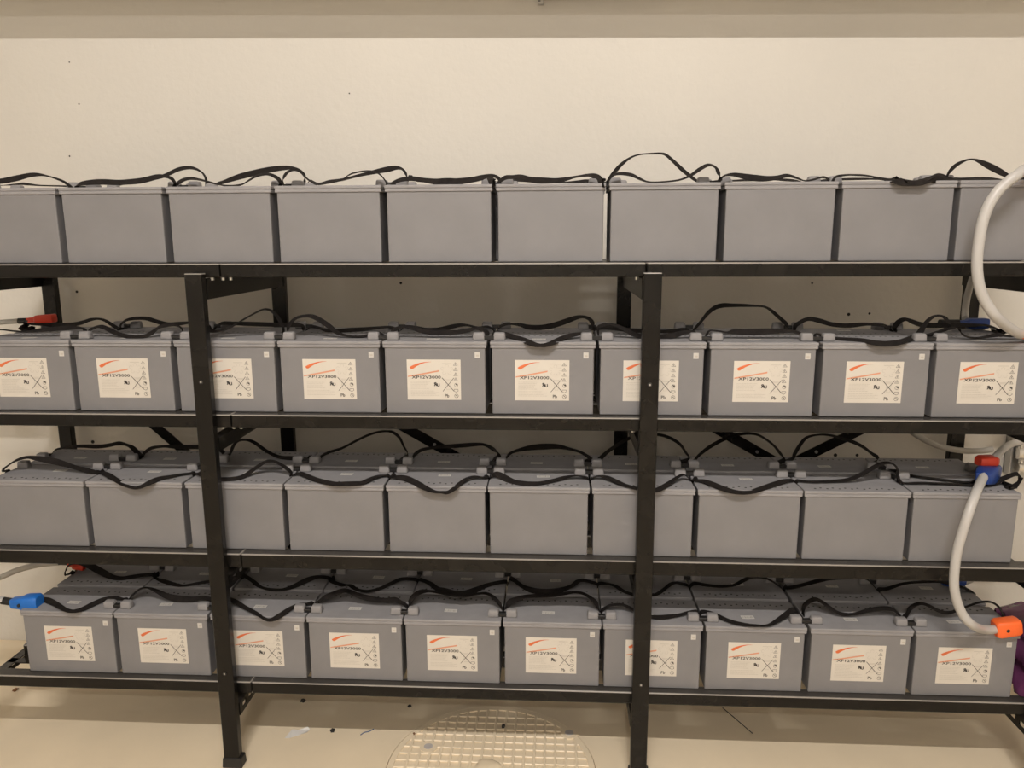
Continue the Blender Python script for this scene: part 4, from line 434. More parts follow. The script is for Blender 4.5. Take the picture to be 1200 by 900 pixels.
    (3, 9, 'f'): [(-0.1562,0.0,0.2081,0.0,1.0,0.0),(-0.1515,0.0,0.2206,0.0,1.0,0.0),(-0.1456,-0.0,0.2279,0.15,0.99,-0.07),(-0.1393,-0.0,0.2455,0.05,1.0,-0.03),(-0.1249,-0.0,0.2594,0.07,0.99,-0.13),(-0.1045,-0.0,0.2648,-0.0,1.0,-0.06),(-0.0776,-0.0,0.2556,0.07,0.98,0.17),(-0.0502,-0.0,0.2418,0.05,0.99,0.15),(-0.0236,-0.0,0.2358,0.0,1.0,-0.05),(0.0068,-0.0,0.2443,0.13,0.94,-0.33),(0.0389,-0.0,0.2603,0.15,0.93,-0.33),(0.0688,-0.0,0.2722,0.08,0.95,-0.31),(0.0968,-0.0,0.2757,-0.02,0.98,-0.18),(0.1183,-0.0,0.2679,0.07,0.99,0.11),(0.1384,-0.0,0.2491,0.34,0.91,0.24),(0.1515,0.0,0.2206,0.0,1.0,0.0),(0.1562,0.0,0.2081,0.0,1.0,0.0)],
    (3, 9, 'r'): [(0.1562,-0.0,0.2081,-0.0,-1.0,0.0),(0.1515,-0.0,0.2206,-0.0,-1.0,0.0),(0.1258,-0.0,0.2228,-0.02,-1.0,-0.07),(0.071,-0.0,0.2426,-0.03,-0.99,-0.16),(0.0014,-0.0,0.2502,-0.01,-0.99,-0.11),(-0.0545,-0.0,0.2514,-0.03,-0.99,0.13),(-0.1515,-0.0,0.2206,-0.0,-1.0,0.0),(-0.1562,-0.0,0.2081,-0.0,-1.0,0.0)],
}
ROUTES = {
    'upper_cable': [(1.4258, -0.055, 1.8527), (1.391, -0.085, 1.8354), (1.3692, -0.085, 1.8183), (1.3462, -0.085, 1.7925), (1.3282, -0.085, 1.7577), (1.3177, -0.085, 1.7138), (1.3143, -0.085, 1.6629), (1.3146, -0.085, 1.6181), (1.3197, -0.085, 1.5798), (1.3318, -0.085, 1.539), (1.3512, -0.085, 1.5024), (1.377, -0.085, 1.4703), (1.4208, -0.06, 1.4422), (1.4674, -0.03, 1.42), (1.502, 0.0, 1.4093)],
    'lower_cable': [(1.48, 0.06, 0.9781), (1.4496, 0.02, 0.972), (1.3987, -0.05, 0.9583), (1.3663, -0.085, 0.9142), (1.3513, -0.09, 0.8521), (1.3436, -0.09, 0.8005), (1.3416, -0.09, 0.7485), (1.3445, -0.09, 0.6962), (1.3564, -0.09, 0.649), (1.3777, -0.09, 0.6043), (1.4048, -0.09, 0.5742), (1.4645, -0.04, 0.5326), (1.5145, -0.01, 0.5162), (1.5326, 0.0, 0.514)],
    'grey_drop': [(1.5746, 0.42, 1.5563), (1.5674, 0.42, 1.5199), (1.5608, 0.42, 1.4776), (1.5493, 0.4, 1.4369), (1.5155, 0.33, 1.4186)],
    'back_cable': [(1.3977, 0.56, 1.0481), (1.4876, 0.56, 0.9854), (1.5419, 0.56, 0.9524), (1.6046, 0.56, 0.9274), (1.6811, 0.56, 0.9154), (1.7411, 0.56, 0.9161), (1.7794, 0.56, 0.9229)],
    'red_cable': [(1.5245, 0.12, 1.0033), (1.5497, 0.14, 1.0114), (1.6027, 0.2, 1.0169), (1.6858, 0.3, 1.0101), (1.7887, 0.4, 0.996), (1.8887, 0.45, 0.9989)],
    'left_red': [(-1.7935, 0.3, 1.3992), (-1.7015, 0.3, 1.4058), (-1.6648, 0.3, 1.4082), (-1.6313, 0.3, 1.4103)],
    'left_red_sl': [(-1.6344, 0.3, 1.41), (-1.5949, 0.3, 1.4113)],
    'left_red_con': [(-1.6038, 0.3, 1.4127), (-1.5065, 0.3, 1.4201)],
    'll_red': [(-1.937, 0.31, 0.4263), (-1.8338, 0.31, 0.4655), (-1.765, 0.31, 0.4953), (-1.6813, 0.31, 0.5185), (-1.6029, 0.31, 0.5284)],
    'll_red_sl': [(-1.6062, 0.31, 0.528), (-1.5613, 0.31, 0.5275)],
    'll_red_con': [(-1.5681, 0.31, 0.5241), (-1.505, 0.31, 0.5154)],
    'll_blue': [(-1.7173, 0.04, 0.5085), (-1.6579, 0.04, 0.5144), (-1.6141, 0.04, 0.5139)],
    'll_blue_sl': [(-1.6199, 0.04, 0.5137), (-1.5797, 0.04, 0.5086)],
    'll_blue_con': [(-1.5887, 0.04, 0.5069), (-1.4921, 0.04, 0.5106)],
    'or_low': [(1.5252, 0.0, 0.5139), (1.5961, 0.0, 0.5268)],
    'or_up': [(1.4953, 0.0, 1.4068), (1.5671, 0.0, 1.407)],
    'or_top': [(1.4211, -0.05, 1.8423), (1.4834, -0.05, 1.8505)],
    'blue_r2': [(1.4801, 0.31, 1.4055), (1.5754, 0.31, 1.407)],
    'blue_r2_sl': [(1.4268, 0.31, 1.4054), (1.4854, 0.31, 1.4055)],
    'blue_r4': [(1.5251, 0.32, 0.525), (1.6029, 0.32, 0.5142)],
    'blue_r3': [(1.5414, 0.135, 0.9691), (1.4665, 0.045, 0.9721)],
    'red_r3': [(1.5473, 0.125, 1.0049), (1.4863, 0.115, 1.0044)],
    'conduit1': [(1.9122, 0.7, 0.8904), (2.0669, 0.7, 0.9055)],
    'conduit2': [(1.9215, 0.7, 0.835), (2.0742, 0.7, 0.8452)],
    'strut': [(1.898, 0.72, 0.9487), (1.92, 0.72, 0.8069)],
}

# ------------------------------------------------------------------ the room
WALL_Y = 0.685
FLOOR_W = 5.0


def slab(name, box, material, label):
    bm = bmesh.new()
    add_box(bm, *box)
    return structure(name, bm, material, label)


wall_back = slab('wall_back', (-3.1, 3.5, WALL_Y, WALL_Y + 0.2, 0, 5.3), 'wall', 'off-white plastered wall behind the battery rack')
slab('wall_front', (-3.1, 3.5, -8.2, -8.0, 0, 5.3), 'roomwall', 'off-white wall opposite the rack')
slab('wall_left', (-3.1, -2.9, -8.0, WALL_Y, 0, 5.3), 'roomwall', 'off-white wall left of the rack')
slab('wall_right', (3.3, 3.5, -8.0, WALL_Y, 0, 5.3), 'roomwall', 'off-white wall right of the rack')
slab('floor', (-3.1, 3.5, -8.2, WALL_Y + 0.2, -0.2, 0), 'floor', 'beige painted concrete floor')
slab('ceiling', (-3.1, 3.5, -8.2, WALL_Y + 0.2, 5.3, 5.5), 'ceiling', 'pale painted ceiling')

# drill holes and specks in the plaster
for (x, z, r) in ((1.2794, 1.3986, 0.006), (1.3546, 1.4019, 0.0045), (1.2706, 0.8586, 0.007), (1.352, 0.8595, 0.006),
                  (-1.6638, 1.4834, 0.005), (-0.3908, 1.5156, 0.005), (1.1391, 1.5139, 0.004), (-1.6655, 0.8803, 0.007),
                  (-1.577, 2.1777, 0.003), (-1.5972, 2.3244, 0.0025), (-0.5583, 2.2009, 0.0025), (-1.6346, 1.9914, 0.003)):
    bm = bmesh.new()
    add_cyl(bm, (x, WALL_Y - 0.0008, z), (x, WALL_Y + 0.004, z), r, n=10)
    finish('drill_hole', bm, 'dark', wall_back)

# ------------------------------------------------------------------ ceiling luminaires that light the rack (behind and above the camera), the longest an added fill
for (lx, ly, ll, txt) in ((0.2, -3.2, 1.8, 'long white tube luminaire hanging nearest the rack'),
                          (0.1, -6.0, 0.6, 'short white tube luminaire hanging far behind'),
                          (0.0, -7.0, 4.6, 'very long added fill luminaire washing the opposite wall')):
    t = thing('ceiling_or_fill_lamp', txt, 'lamp', (lx, ly, 4.66))
    bm = bmesh.new()
    add_box(bm, -ll / 2 - 0.05, ll / 2 + 0.05, -0.09, 0.07, 0.02, 0.10, 0.008)
    finish('housing', bm, 'white', t)
    bm = bmesh.new()
    add_cyl(bm, (-ll / 2, -0.03, -0.004), (ll / 2, -0.03, -0.004), 0.013, n=12)
    finish('tube', bm, 'glow', t, smooth=True)
    for s in (-1, 1):
        bm = bmesh.new()
        add_cyl(bm, (s * ll * 0.4, 0, 0.10), (s * ll * 0.4, 0, 0.64), 0.006, n=8)
        finish('hanger', bm, 'white', t)

# ------------------------------------------------------------------ cable tray along the top of the frame
TRAY_Z = 2.555
t = thing('cable_tray', 'pale grey cable tray running along the wall above the rack', 'cable tray', (0, 0.44, TRAY_Z))
t.rotation_euler = (0, math.radians(0.9), 0)
bm = bmesh.new()
add_box(bm, -2.85, 3.25, -0.06, 0.045, 0.0, 0.004)
add_box(bm, -2.85, 3.25, -0.06, -0.056, 0.0, 0.15)
add_box(bm, -2.85, 3.25, 0.041, 0.045, 0.0, 0.15)
finish('tray_channel', bm, 'tray', t)
for x in (-2.4, -1.1, 1.2, 2.6):
    bm = bmesh.new()
    add_box(bm, x - 0.02, x + 0.02, -0.05, WALL_Y - 0.443, 0.1505, 0.165)
    finish('wall_bracket', bm, 'tray', t)

# small pale box fixed to the wall at the very top, just entering the frame
t = thing('wall_box', 'pale grey flat box fixed on wall high above the rack', 'box', (0.365, WALL_Y, 2.502))
bm = bmesh.new()
add_box(bm, -0.215, 0.215, -0.030, 0.0, 0.0, 0.16, 0.002)
finish('box_body', bm, 'tray', t)
bm = bmesh.new()
add_box(bm, -0.195, 0.20, -0.031, -0.0295, 0.004, 0.0075)
finish('lower_seam', bm, 'dark', t)
bm = bmesh.new()
add_box(bm, -0.238, -0.2165, -0.020, 0.0, -0.017, 0.15, 0.001)
clip = finish('end_clip', bm, 'tray', t)
bm = bmesh.new()
add_box(bm, -0.236, -0.2285, -0.0206, -0.0198, -0.0085, -0.0055)
add_box(bm, -0.2185, -0.2162, -0.0206, -0.0198, -0.017, 0.10)
finish('clip_slot', bm, 'dark', clip)

# ------------------------------------------------------------------ the rack
Z0 = 0.265
LEVEL = [1.6134, 1.1664, 0.7240, 0.2835]          # underside of the batteries on each shelf
HL = 0.2171                                        # lid height
POST_X = [-1.722, -0.842, 0.463, 1.676]
BAR_X = [-1.742, -0.8165, 0.438, 1.649]
SEAM_X = [-1.79, -0.7754, 0.4478, 1.73]
POST_TOP = 1.3203 + Z0
REAR_Y = 0.600
rack = thing('battery_rack', 'black steel four-shelf rack carrying rows of grey batteries', 'rack', (0, 0.3, 0))
RO = Vector((0, 0.3, 0))


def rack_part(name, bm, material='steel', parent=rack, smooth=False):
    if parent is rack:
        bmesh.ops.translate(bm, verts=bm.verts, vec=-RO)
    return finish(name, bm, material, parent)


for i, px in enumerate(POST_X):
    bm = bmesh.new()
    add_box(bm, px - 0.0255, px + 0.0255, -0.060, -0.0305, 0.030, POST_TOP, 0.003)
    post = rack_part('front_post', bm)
    bm = bmesh.new()
    add_box(bm, px - 0.033 + 0.002, px + 0.033 + 0.002, -0.066, -0.024, 0, 0.034, 0.004, taper=0.002)
    bmesh.ops.translate(bm, verts=bm.verts, vec=-RO)
    finish('foot', bm, 'link', post)
    for z in (1.270, 0.333):
        bm = bmesh.new()
        add_cyl(bm, (px, -0.0625, z), (px, -0.059, z), 0.0065, n=12)
        bmesh.ops.translate(bm, verts=bm.verts, vec=-RO)
        finish('bolt_head', bm, 'link', post)
        bm = bmesh.new()
        add_cyl(bm, (px, -0.0628, z), (px, -0.0624, z), 0.003, n=8)
        bmesh.ops.translate(bm, verts=bm.verts, vec=-RO)
        finish('socket', bm, 'conduit', post)
    bm = bmesh.new()
    rx = px + (0.006 if i in (1, 2) else 0)
    if i == 2:
        rx = px - 0.018
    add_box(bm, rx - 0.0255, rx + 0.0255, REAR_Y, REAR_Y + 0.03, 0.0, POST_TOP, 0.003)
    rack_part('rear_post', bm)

BEAM_Y = [-0.029, -0.029, -0.0295, -0.022]          # front face of each shelf's front beam
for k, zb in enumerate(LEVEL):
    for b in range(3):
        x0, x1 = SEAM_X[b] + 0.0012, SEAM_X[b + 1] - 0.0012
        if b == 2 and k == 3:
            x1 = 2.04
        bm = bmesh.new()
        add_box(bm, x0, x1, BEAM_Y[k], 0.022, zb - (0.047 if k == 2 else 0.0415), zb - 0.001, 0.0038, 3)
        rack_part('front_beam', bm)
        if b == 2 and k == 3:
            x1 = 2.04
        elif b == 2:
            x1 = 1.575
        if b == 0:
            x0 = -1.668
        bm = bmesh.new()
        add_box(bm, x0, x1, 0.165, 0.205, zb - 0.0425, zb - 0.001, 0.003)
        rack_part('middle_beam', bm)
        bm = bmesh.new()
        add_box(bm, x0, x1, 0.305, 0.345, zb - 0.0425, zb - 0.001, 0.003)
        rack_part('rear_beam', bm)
    for i, bx in enumerate(BAR_X):
        # perforated angle from front post to rear post under the beams
        z0 = zb - (0.104 if k == 0 else 0.115)
        z1 = zb - (0.046 if k == 0 else 0.0725)
        y0, y1 = -0.030, REAR_Y + 0.03
        bm = bmesh.new()
        if k < 2:
            add_box(bm, bx - 0.002, bx + 0.002, y0, y1, z0, z1)
        else:
            h0, h1 = z0 + 0.014, z1 - 0.012
            add_box(bm, bx - 0.002, bx + 0.002, y0, y1, z0, h0)
            add_box(bm, bx - 0.002, bx + 0.002, y0, y1, h1, z1)
            y = y0
            while y < y1 - 0.03:
                add_box(bm, bx - 0.002, bx + 0.002, y, y + 0.022, h0, h1)
                y += 0.050
            add_box(bm, bx - 0.002, bx + 0.002, y, y1, h0, h1)
        s = 1 if bx < POST_X[i] else -1
        add_box(bm, min(bx, bx + s * 0.030), max(bx, bx + s * 0.030), y0, y1, z1 - 0.003, z1)
        fl = (0.102, 0.035, 0.035, -0.102)[i] * (1 if i in (0, 3) else s)
        for yy in (0.185, 0.325):
            add_box(bm, min(bx, bx + fl), max(bx, bx + fl), yy - 0.014, yy + 0.014, z1 - 0.004, z1)
        rack_part('cross_bar', bm)
        for yy in (0.185, 0.325):
            bm = bmesh.new()
            xc = bx + fl - (0.0175 if fl > 0 else -0.0175)
            add_box(bm, xc - 0.014, xc + 0.014, yy - 0.014, yy + 0.014, z1 - 0.001, zb - 0.0415)
            rack_part('spacer', bm)
        # bright bolt ends under the front beam
        if i in (1, 2):
            for dx in ((0.030, 0.062, 0.085) if i == 1 else (-0.038, -0.010)):
                bm = bmesh.new()
                x = POST_X[i] + dx
                add_cyl(bm, (x, 0.0, zb - 0.0505), (x, 0.0, zb - 0.041), 0.0058, n=8)
                rack_part('bolt', bm, 'zinc')

# flat diagonal braces on the rear posts, with their bolts
BRACES = [((-1.74, 1.33), (-0.90, 0.55)), ((-0.85, 1.2475), (0.50, 0.470)), ((0.40, 1.205), (1.70, 0.47)), ((1.70, 1.19), (0.42, 0.49))]
bolts = {1: ((-0.262, 0),), 2: ((0.95, 0), (1.02, 0)), 3: ((1.10, 0), (1.165, 0))}
for q, ((xa, za), (xb, zb)) in enumerate(BRACES):
    bm = bmesh.new()
    a, b = Vector((xa, 0, za)), Vector((xb, 0, zb))
    d = (b - a).normalized()
    nn = Vector((-d.z, 0, d.x)) * 0.019
    y0 = REAR_Y - 0.004 if q != 3 else REAR_Y - 0.0085
    vs = []
    for y in (y0, y0 + 0.004):
        for p in (a - nn, b - nn, b + nn, a + nn):
            vs.append(bm.verts.new((p.x, y, p.z)))
    for f in ((0, 1, 2, 3), (7, 6, 5, 4), (0, 4, 5, 1), (1, 5, 6, 2), (2, 6, 7, 3), (3, 7, 4, 0)):
        bm.faces.new([vs[i] for i in f])
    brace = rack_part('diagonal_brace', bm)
    for (bx, _) in bolts.get(q, ()):
        f = (bx - xa) / (xb - xa)
        z = za + (zb - za) * f
        bm = bmesh.new()
        add_cyl(bm, (bx, y0 - 0.006, z), (bx, y0 + 0.001, z), 0.006, n=8)
        bmesh.ops.translate(bm, verts=bm.verts, vec=-RO)
        finish('bolt', bm, 'zinc', brace)

# ------------------------------------------------------------------ battery meshes (label side faces -Y)
BW, BD = 0.309, 0.172


def mesh_of(bm, material, smooth=False, angle=30):
    bmesh.ops.recalc_face_normals(bm, faces=bm.faces)
    me = bpy.data.meshes.new('battery_mesh')
    bm.to_mesh(me)
    bm.free()
    me.materials.append(M[material])
    if smooth:
        for p in me.polygons:
            p.use_smooth = True
        me.set_sharp_from_angle(angle=math.radians(angle))
    return me


bm = bmesh.new()
add_box(bm, -0.1490, 0.1490, -0.0815, 0.0815, 0.0, HL - 0.017, 0.003, 2)
CASE = mesh_of(bm, 'case')
bm = bmesh.new()
add_box(bm, -0.1535, 0.1535, -0.0850, 0.0850, HL - 0.0190, HL - 0.0098, 0.0012, 1)
add_box(bm, -0.1515, 0.1515, -0.0835, 0.0835, HL - 0.0105, HL - 0.0088)
add_box(bm, -BW / 2, BW / 2, -BD / 2, BD / 2, HL - 0.0092, HL, 0.0022, 2)
LID = mesh_of(bm, 'lid')
bm = bmesh.new()
add_box(bm, -0.0185, 0.0185, -0.0145, 0.0145, HL - 0.0005, HL + 0.0240, 0.0055, 3, taper=0.0022)
CAP = mesh_of(bm, 'cap', True, 40)
bm = bmesh.new()
for k in range(14):
    x = -0.117 + k * 0.018
    y = 0.059 + (0.0035 if k % 2 else -0.0035)
    add_cyl(bm, (x, y, HL - 0.001), (x, y, HL + 0.0005), 0.0034, n=8)
VENTS = mesh_of(bm, 'dark')
bm = bmesh.new()
add_box(bm, -0.020, 0.020, -0.0095, 0.0095, HL - 0.0002, HL + 0.0006)
LIDSTICKER = mesh_of(bm, 'sticker')
bm = bmesh.new()
for k, w in enumerate((2, 1, 3, 1, 2, 1, 1, 3, 2, 1)):
    x = -0.016 + k * 0.0035
    add_box(bm, x, x + 0.0006 * w, -0.007, 0.004, HL + 0.0005, HL + 0.0008)
BARS = mesh_of(bm, 'greyink')
bm = bmesh.new()
add_box(bm, -0.0075, 0.0075, -0.0821, -0.0812, -0.0085, 0.0085)
DATESTICKER = mesh_of(bm, 'sticker')
bm = bmesh.new()
add_box(bm, -0.0035, 0.0045, -0.0824, -0.082, -0.004, 0.001)
DATEMARK = mesh_of(bm, 'faintink')
bm = bmesh.new()
add_box(bm, -0.0155, 0.0155, -0.0115, 0.0060, HL + 0.0020, HL + 0.0135, 0.0012, 1)
LINK = mesh_of(bm, 'link')

# --- the printed label: paper sheet plus flat print
LW, LH = 0.160, 0.121
FACE = -0.0815
bm = bmesh.new()
add_box(bm, -LW / 2, LW / 2, FACE - 0.0006, FACE + 0.0004, -LH / 2, LH / 2)
PAPER = mesh_of(bm, 'paper')
PY = FACE - 0.0010


def uv(u, v):
    return (-LW / 2 + u * LW, LH / 2 - v * LH)


def poly(bm, pts, dy=0.0):
    vs = [bm.verts.new((x, PY - dy, z)) for x, z in pts]
    f = bm.faces.new(vs)
    return f


def stroke(bm, pts, w, dy=0.0, closed=False):
    P = [Vector(p) for p in pts]
    if closed:
        P = P + [P[0]]
    for a, b in zip(P, P[1:]):
        d = (b - a).normalized()
        n = Vector((-d.y, d.x)) * (w / 2)
        e = d * (w * 0.25)
        poly(bm, [a - n - e, b - n + e, b + n + e, a + n - e], dy)


# orange comma and slanting bar
bm = bmesh.new()
top, low = [], []
for k in range(15):
    s = k / 14
    u = 0.055 + 0.40 * s
    v = 0.205 - 0.150 * (1 - (1 - s) ** 2.2)
    w = 0.052 * (1 - s) ** 1.6 + 0.004
    if k == 0:
        u, v, w = 0.048, 0.205, 0.030
    top.append(uv(u, v - w * 0.45))
    low.append(uv(u + 0.03 * (1 - s), v + w))
for a, b, cc, d in zip(low, low[1:], top[1:], top):
    poly(bm, [a, b, cc, d])
SWOOSH = mesh_of(bm, 'orange')
bm = bmesh.new()
poly(bm, [uv(0.015, 0.435), uv(0.015, 0.405), uv(0.30, 0.335), uv(0.60, 0.260), uv(0.60, 0.297), uv(0.30, 0.372)])
SLASH = mesh_of(bm, 'paleorange')


def joined(items, material):
    """items: (mesh, x, z) lettering in its own XY plane -> one mesh standing on the label."""
    bm = bmesh.new()
    for me, x, z in items:
        n0 = len(bm.verts)
        bm.from_mesh(me)
        bm.verts.ensure_lookup_table()
        for v in bm.verts[n0:]:
            v.co = Vector((x + v.co.x, PY - 0.0002, z + v.co.y))
        bpy.data.meshes.remove(me)
    return bm


tx = text_mesh('XP12V3000', 0.0125, 'ink', bold=0.00018)
w = max(v.co.x for v in tx.vertices)
for v in tx.vertices:
    v.co.x *= (0.545 * LW) / w
tp = text_mesh('Pb', 0.0135, 'ink', bold=0.0002)
tr = text_mesh('R', 0.0145, 'ink', shear=0.25, mirror=True, bold=0.0007)
tu = text_mesh('U', 0.0120, 'ink', shear=-0.1, bold=0.0007)
x0, z0 = uv(0.085, 0.470)
x1, z1 = uv(0.70, 0.935)
x2, z2 = uv(0.500, 0.650)
bm = joined([(tx, x0, z0), (tp, x1, z1), (tr, x2, z2), (tu, x2 + 0.0082, z2 - 0.0015)], 'ink')
stroke(bm, [uv(0.655, 0.455), uv(0.870, 0.780)], 0.0017)
stroke(bm, [uv(0.870, 0.455), uv(0.665, 0.785)], 0.0014)
for vv in (0.11, 0.24, 0.365, 0.49):
    stroke(bm, [uv(0.905, vv - 0.045), uv(0.868, vv + 0.032), uv(0.942, vv + 0.032)], 0.0008, closed=True)
    stroke(bm, [uv(0.905, vv - 0.015), uv(0.905, vv + 0.018)], 0.0012)
ring = [uv(0.912 + 0.032 * math.cos(a * math.pi / 6), 0.63 + 0.045 * math.sin(a * math.pi / 6)) for a in range(12)]
stroke(bm, ring, 0.0008, closed=True)
poly(bm, [uv(0.89, 0.595), uv(0.935, 0.605), uv(0.940, 0.645), uv(0.915, 0.635)])
stroke(bm, [uv(0.875, 0.735), uv(0.945, 0.735), uv(0.950, 0.775), uv(0.915, 0.805), uv(0.870, 0.780)], 0.0010, closed=True)
ring = [uv(0.915 + 0.036 * math.cos(a * math.pi / 6), 0.900 + 0.045 * math.sin(a * math.pi / 6)) for a in range(12)]
stroke(bm, ring, 0.0009, closed=True)
stroke(bm, [uv(0.895, 0.875), uv(0.940, 0.925)], 0.0012)
stroke(bm, [uv(0.93, 0.875), uv(0.91, 0.90)], 0.0010)
INK = mesh_of(bm, 'ink')
# grey fine print: rows of word-long dashes too small to read, recycling loop, wheeled bin
bm = bmesh.new()
rnd = random.Random(3)
rows = [(0.065, 0.455, 0.548 + 0.034 * k) for k in range(6)] + [(0.065, 0.62, 0.780 + 0.036 * k) for k in range(4)]
for (ua, ub, v) in rows:
    u = ua
    end = ub - rnd.random() * 0.12
    while u < end:
        l = 0.014 + rnd.random() * 0.035
        stroke(bm, [uv(u, v), uv(min(u + l, end), v)], 0.0011)
        u += l + 0.011
stroke(bm, [uv(0.655, 0.095), uv(0.835, 0.095)], 0.0014)
for k in range(5):
    a0 = -math.pi / 2 + k * 2 * math.pi / 5
    cx, cz = 0.745 + 0.085 * math.cos(a0), 0.255 + 0.095 * math.sin(a0)
    pts = [uv(cx + 0.034 * math.cos(a0 + j * 1.15), cz + 0.042 * math.sin(a0 + j * 1.15)) for j in (-2, -1, 0, 1, 2)]
    stroke(bm, pts, 0.0007)
stroke(bm, [uv(0.715, 0.52), uv(0.815, 0.52), uv(0.795, 0.74), uv(0.735, 0.74)], 0.0009, closed=True)
stroke(bm, [uv(0.705, 0.495), uv(0.825, 0.495)], 0.0010)
GREYPRINT = mesh_of(bm, 'faintink')

ORD = ['leftmost', 'second from left', 'third from left', 'fourth from left', 'fifth from left',
       'fifth from right', 'fourth from right', 'third from right', 'second from right', 'rightmost']
SHELF = ['top shelf', 'second shelf', 'third shelf', 'bottom shelf']
FRONT_Y, BACK_Y = 0.086, 0.278
STRAP_T = 0.0007


def strap_mesh(rows):
    P = catmull([Vector(r[:3]) for r in rows], 4)
    Wv = catmull([Vector(r[3:]) for r in rows], 4)
    bm = bmesh.new()
    prev = None
    for i, p in enumerate(P):
        t = (P[min(i + 1, len(P) - 1)] - P[max(i - 1, 0)]).normalized()
        w = Wv[i]
        w = (w - t * w.dot(t)).normalized() * 0.012
        n = t.cross(w).normalized() * STRAP_T
        ring = [bm.verts.new(p + w + n), bm.verts.new(p - w + n), bm.verts.new(p - w - n), bm.verts.new(p + w - n)]
        if prev:
            for k in range(4):
                j = (k + 1) % 4
                bm.faces.new((prev[k], prev[j], ring[j], ring[k]))
        else:
            bm.faces.new(ring[::-1])
        prev = ring
    bm.faces.new(prev)
    me = mesh_of(bm, 'strap', True, 50)
    return me


def rear_shift(r, i, row):
    # the back row of the top shelf stands a little to the right
    return 0.0 if (r or row == 'f') else (0.010 if i <= 5 else 0.026)


for r in range(4):
    for i in range(10):
        for row in 'fr':
            labelled = r in (1, 3)
            flip = (row == 'f') != labelled
            x = BATTERY_X[r][i] + rear_shift(r, i, row)
            y = FRONT_Y if row == 'f' else BACK_Y
            rname = 'front row' if row == 'f' else 'back row'
            if row == 'f' and labelled:
                lab = 'grey battery with white printed label, %s in front row on %s' % (ORD[i], SHELF[r])
            elif row == 'f':
                lab = 'grey battery with plain unlabelled face, %s in front row on %s' % (ORD[i], SHELF[r])
            else:
                lab = 'grey battery in the shaded back row, %s on %s against wall' % (ORD[i], SHELF[r])
            root = thing('battery', lab, 'battery', (x, y, LEVEL[r]), math.pi if flip else 0.0,
                         '%s of batteries on the %s' % (rname, SHELF[r]))
            use_mesh('case', CASE, root)
            use_mesh('lid', LID, root)
            for sx in (-1, 1):
                use_mesh('terminal_cap', CAP, root, (sx * (BW / 2 - 0.0260), -0.049, 0))
            use_mesh('vent_row', VENTS, root)['label'] = 'zigzag line of small dark vent holes'
            ls = use_mesh('lid_sticker', LIDSTICKER, root, (-0.012, -0.022, 0), random.uniform(-0.06, 0.06))
            ls['label'] = 'small white sticker'
            use_mesh('sticker_print', BARS, ls)
            if row == 'f' and labelled:
                lb = use_mesh('front_label', PAPER, root, (-0.0025 + random.uniform(-0.0015, 0.0015), 0, HL - 0.1145))
                lb['label'] = 'white printed label'
                for nm, me in (('orange_swoosh', SWOOSH), ('orange_bar', SLASH), ('lettering', INK), ('fine_print', GREYPRINT)):
                    pr = use_mesh(nm, me, lb)
                    if nm == 'fine_print':
                        pr['kind'] = 'stuff'
                ds = use_mesh('date_sticker', DATESTICKER, root, (0.126, 0, HL - 0.040))
                ds['label'] = 'small square pale sticker'
                use_mesh('sticker_print', DATEMARK, ds)
            # link to the next battery's terminal on its right
            has_link = i < 9 if not flip else i > 0
            if has_link:
                j = i - 1 if flip else i + 1
                other = BATTERY_X[r][j] + rear_shift(r, j, row)
                use_mesh('terminal_link', LINK, root, (abs(other - x) / 2, -0.049, 0))['label'] = 'black link to the next battery'
            key = (r, i, row)
            if key in STRAPS:
                me = strap_mesh(STRAPS[key])
                use_mesh('carrying_strap', me, root)['label'] = 'black webbing carrying strap'

# ------------------------------------------------------------------ cables and their boots
CROOT = Vector((0, 0, 0))


def cable(name, label, route, r, material='cable', cat='cable', group=None, n=14):
    base = Vector(route[-1])
    t = thing(name, label, cat, base, 0, group)
    bm = bmesh.new()
    add_tube(bm, [Vector(p) - base for p in route], r, n=n)
    finish('cable_jacket', bm, material, t, smooth=True, angle=60)
    return t, base


BOOT = [(0.0, 0.45, 0.45), (0.03, 0.55, 0.55), (0.30, 0.66, 0.70), (0.36, 0.95, 0.92), (0.42, 1.0, 1.0), (0.94, 1.0, 1.0),
        (0.985, 0.94, 0.94), (1.0, 0.82, 0.82)]


def boot(t, base, name, p0, p1, hw, hh, material, label, profile=BOOT, hole=True, holeface=(0, -1, 0)):
    bm = bmesh.new()
    a, b = Vector(p0) - base, Vector(p1) - base
    add_loft(bm, a, b, [(f, w * hw, h * hh) for f, w, h in profile], power=5)
    o = finish(name, bm, material, t, smooth=True, angle=35)
    o['label'] = label
    if hole:
        c = a.lerp(b, 0.40)
        hf = Vector(holeface)
        off = hw if abs(hf.y) > 0 else hh
        bm = bmesh.new()
        add_cyl(bm, c + hf * (off * 0.80), c + hf * (off * 1.02), 0.0055, n=10)
        finish('boot_hole', bm, 'dark', o)
    return o


def sleeve(t, base, p0, p1, r):
    bm = bmesh.new()
    add_cyl(bm, Vector(p0) - base, Vector(p1) - base, r, n=14)
    finish('sleeve', bm, 'link', t, smooth=True, angle=50)


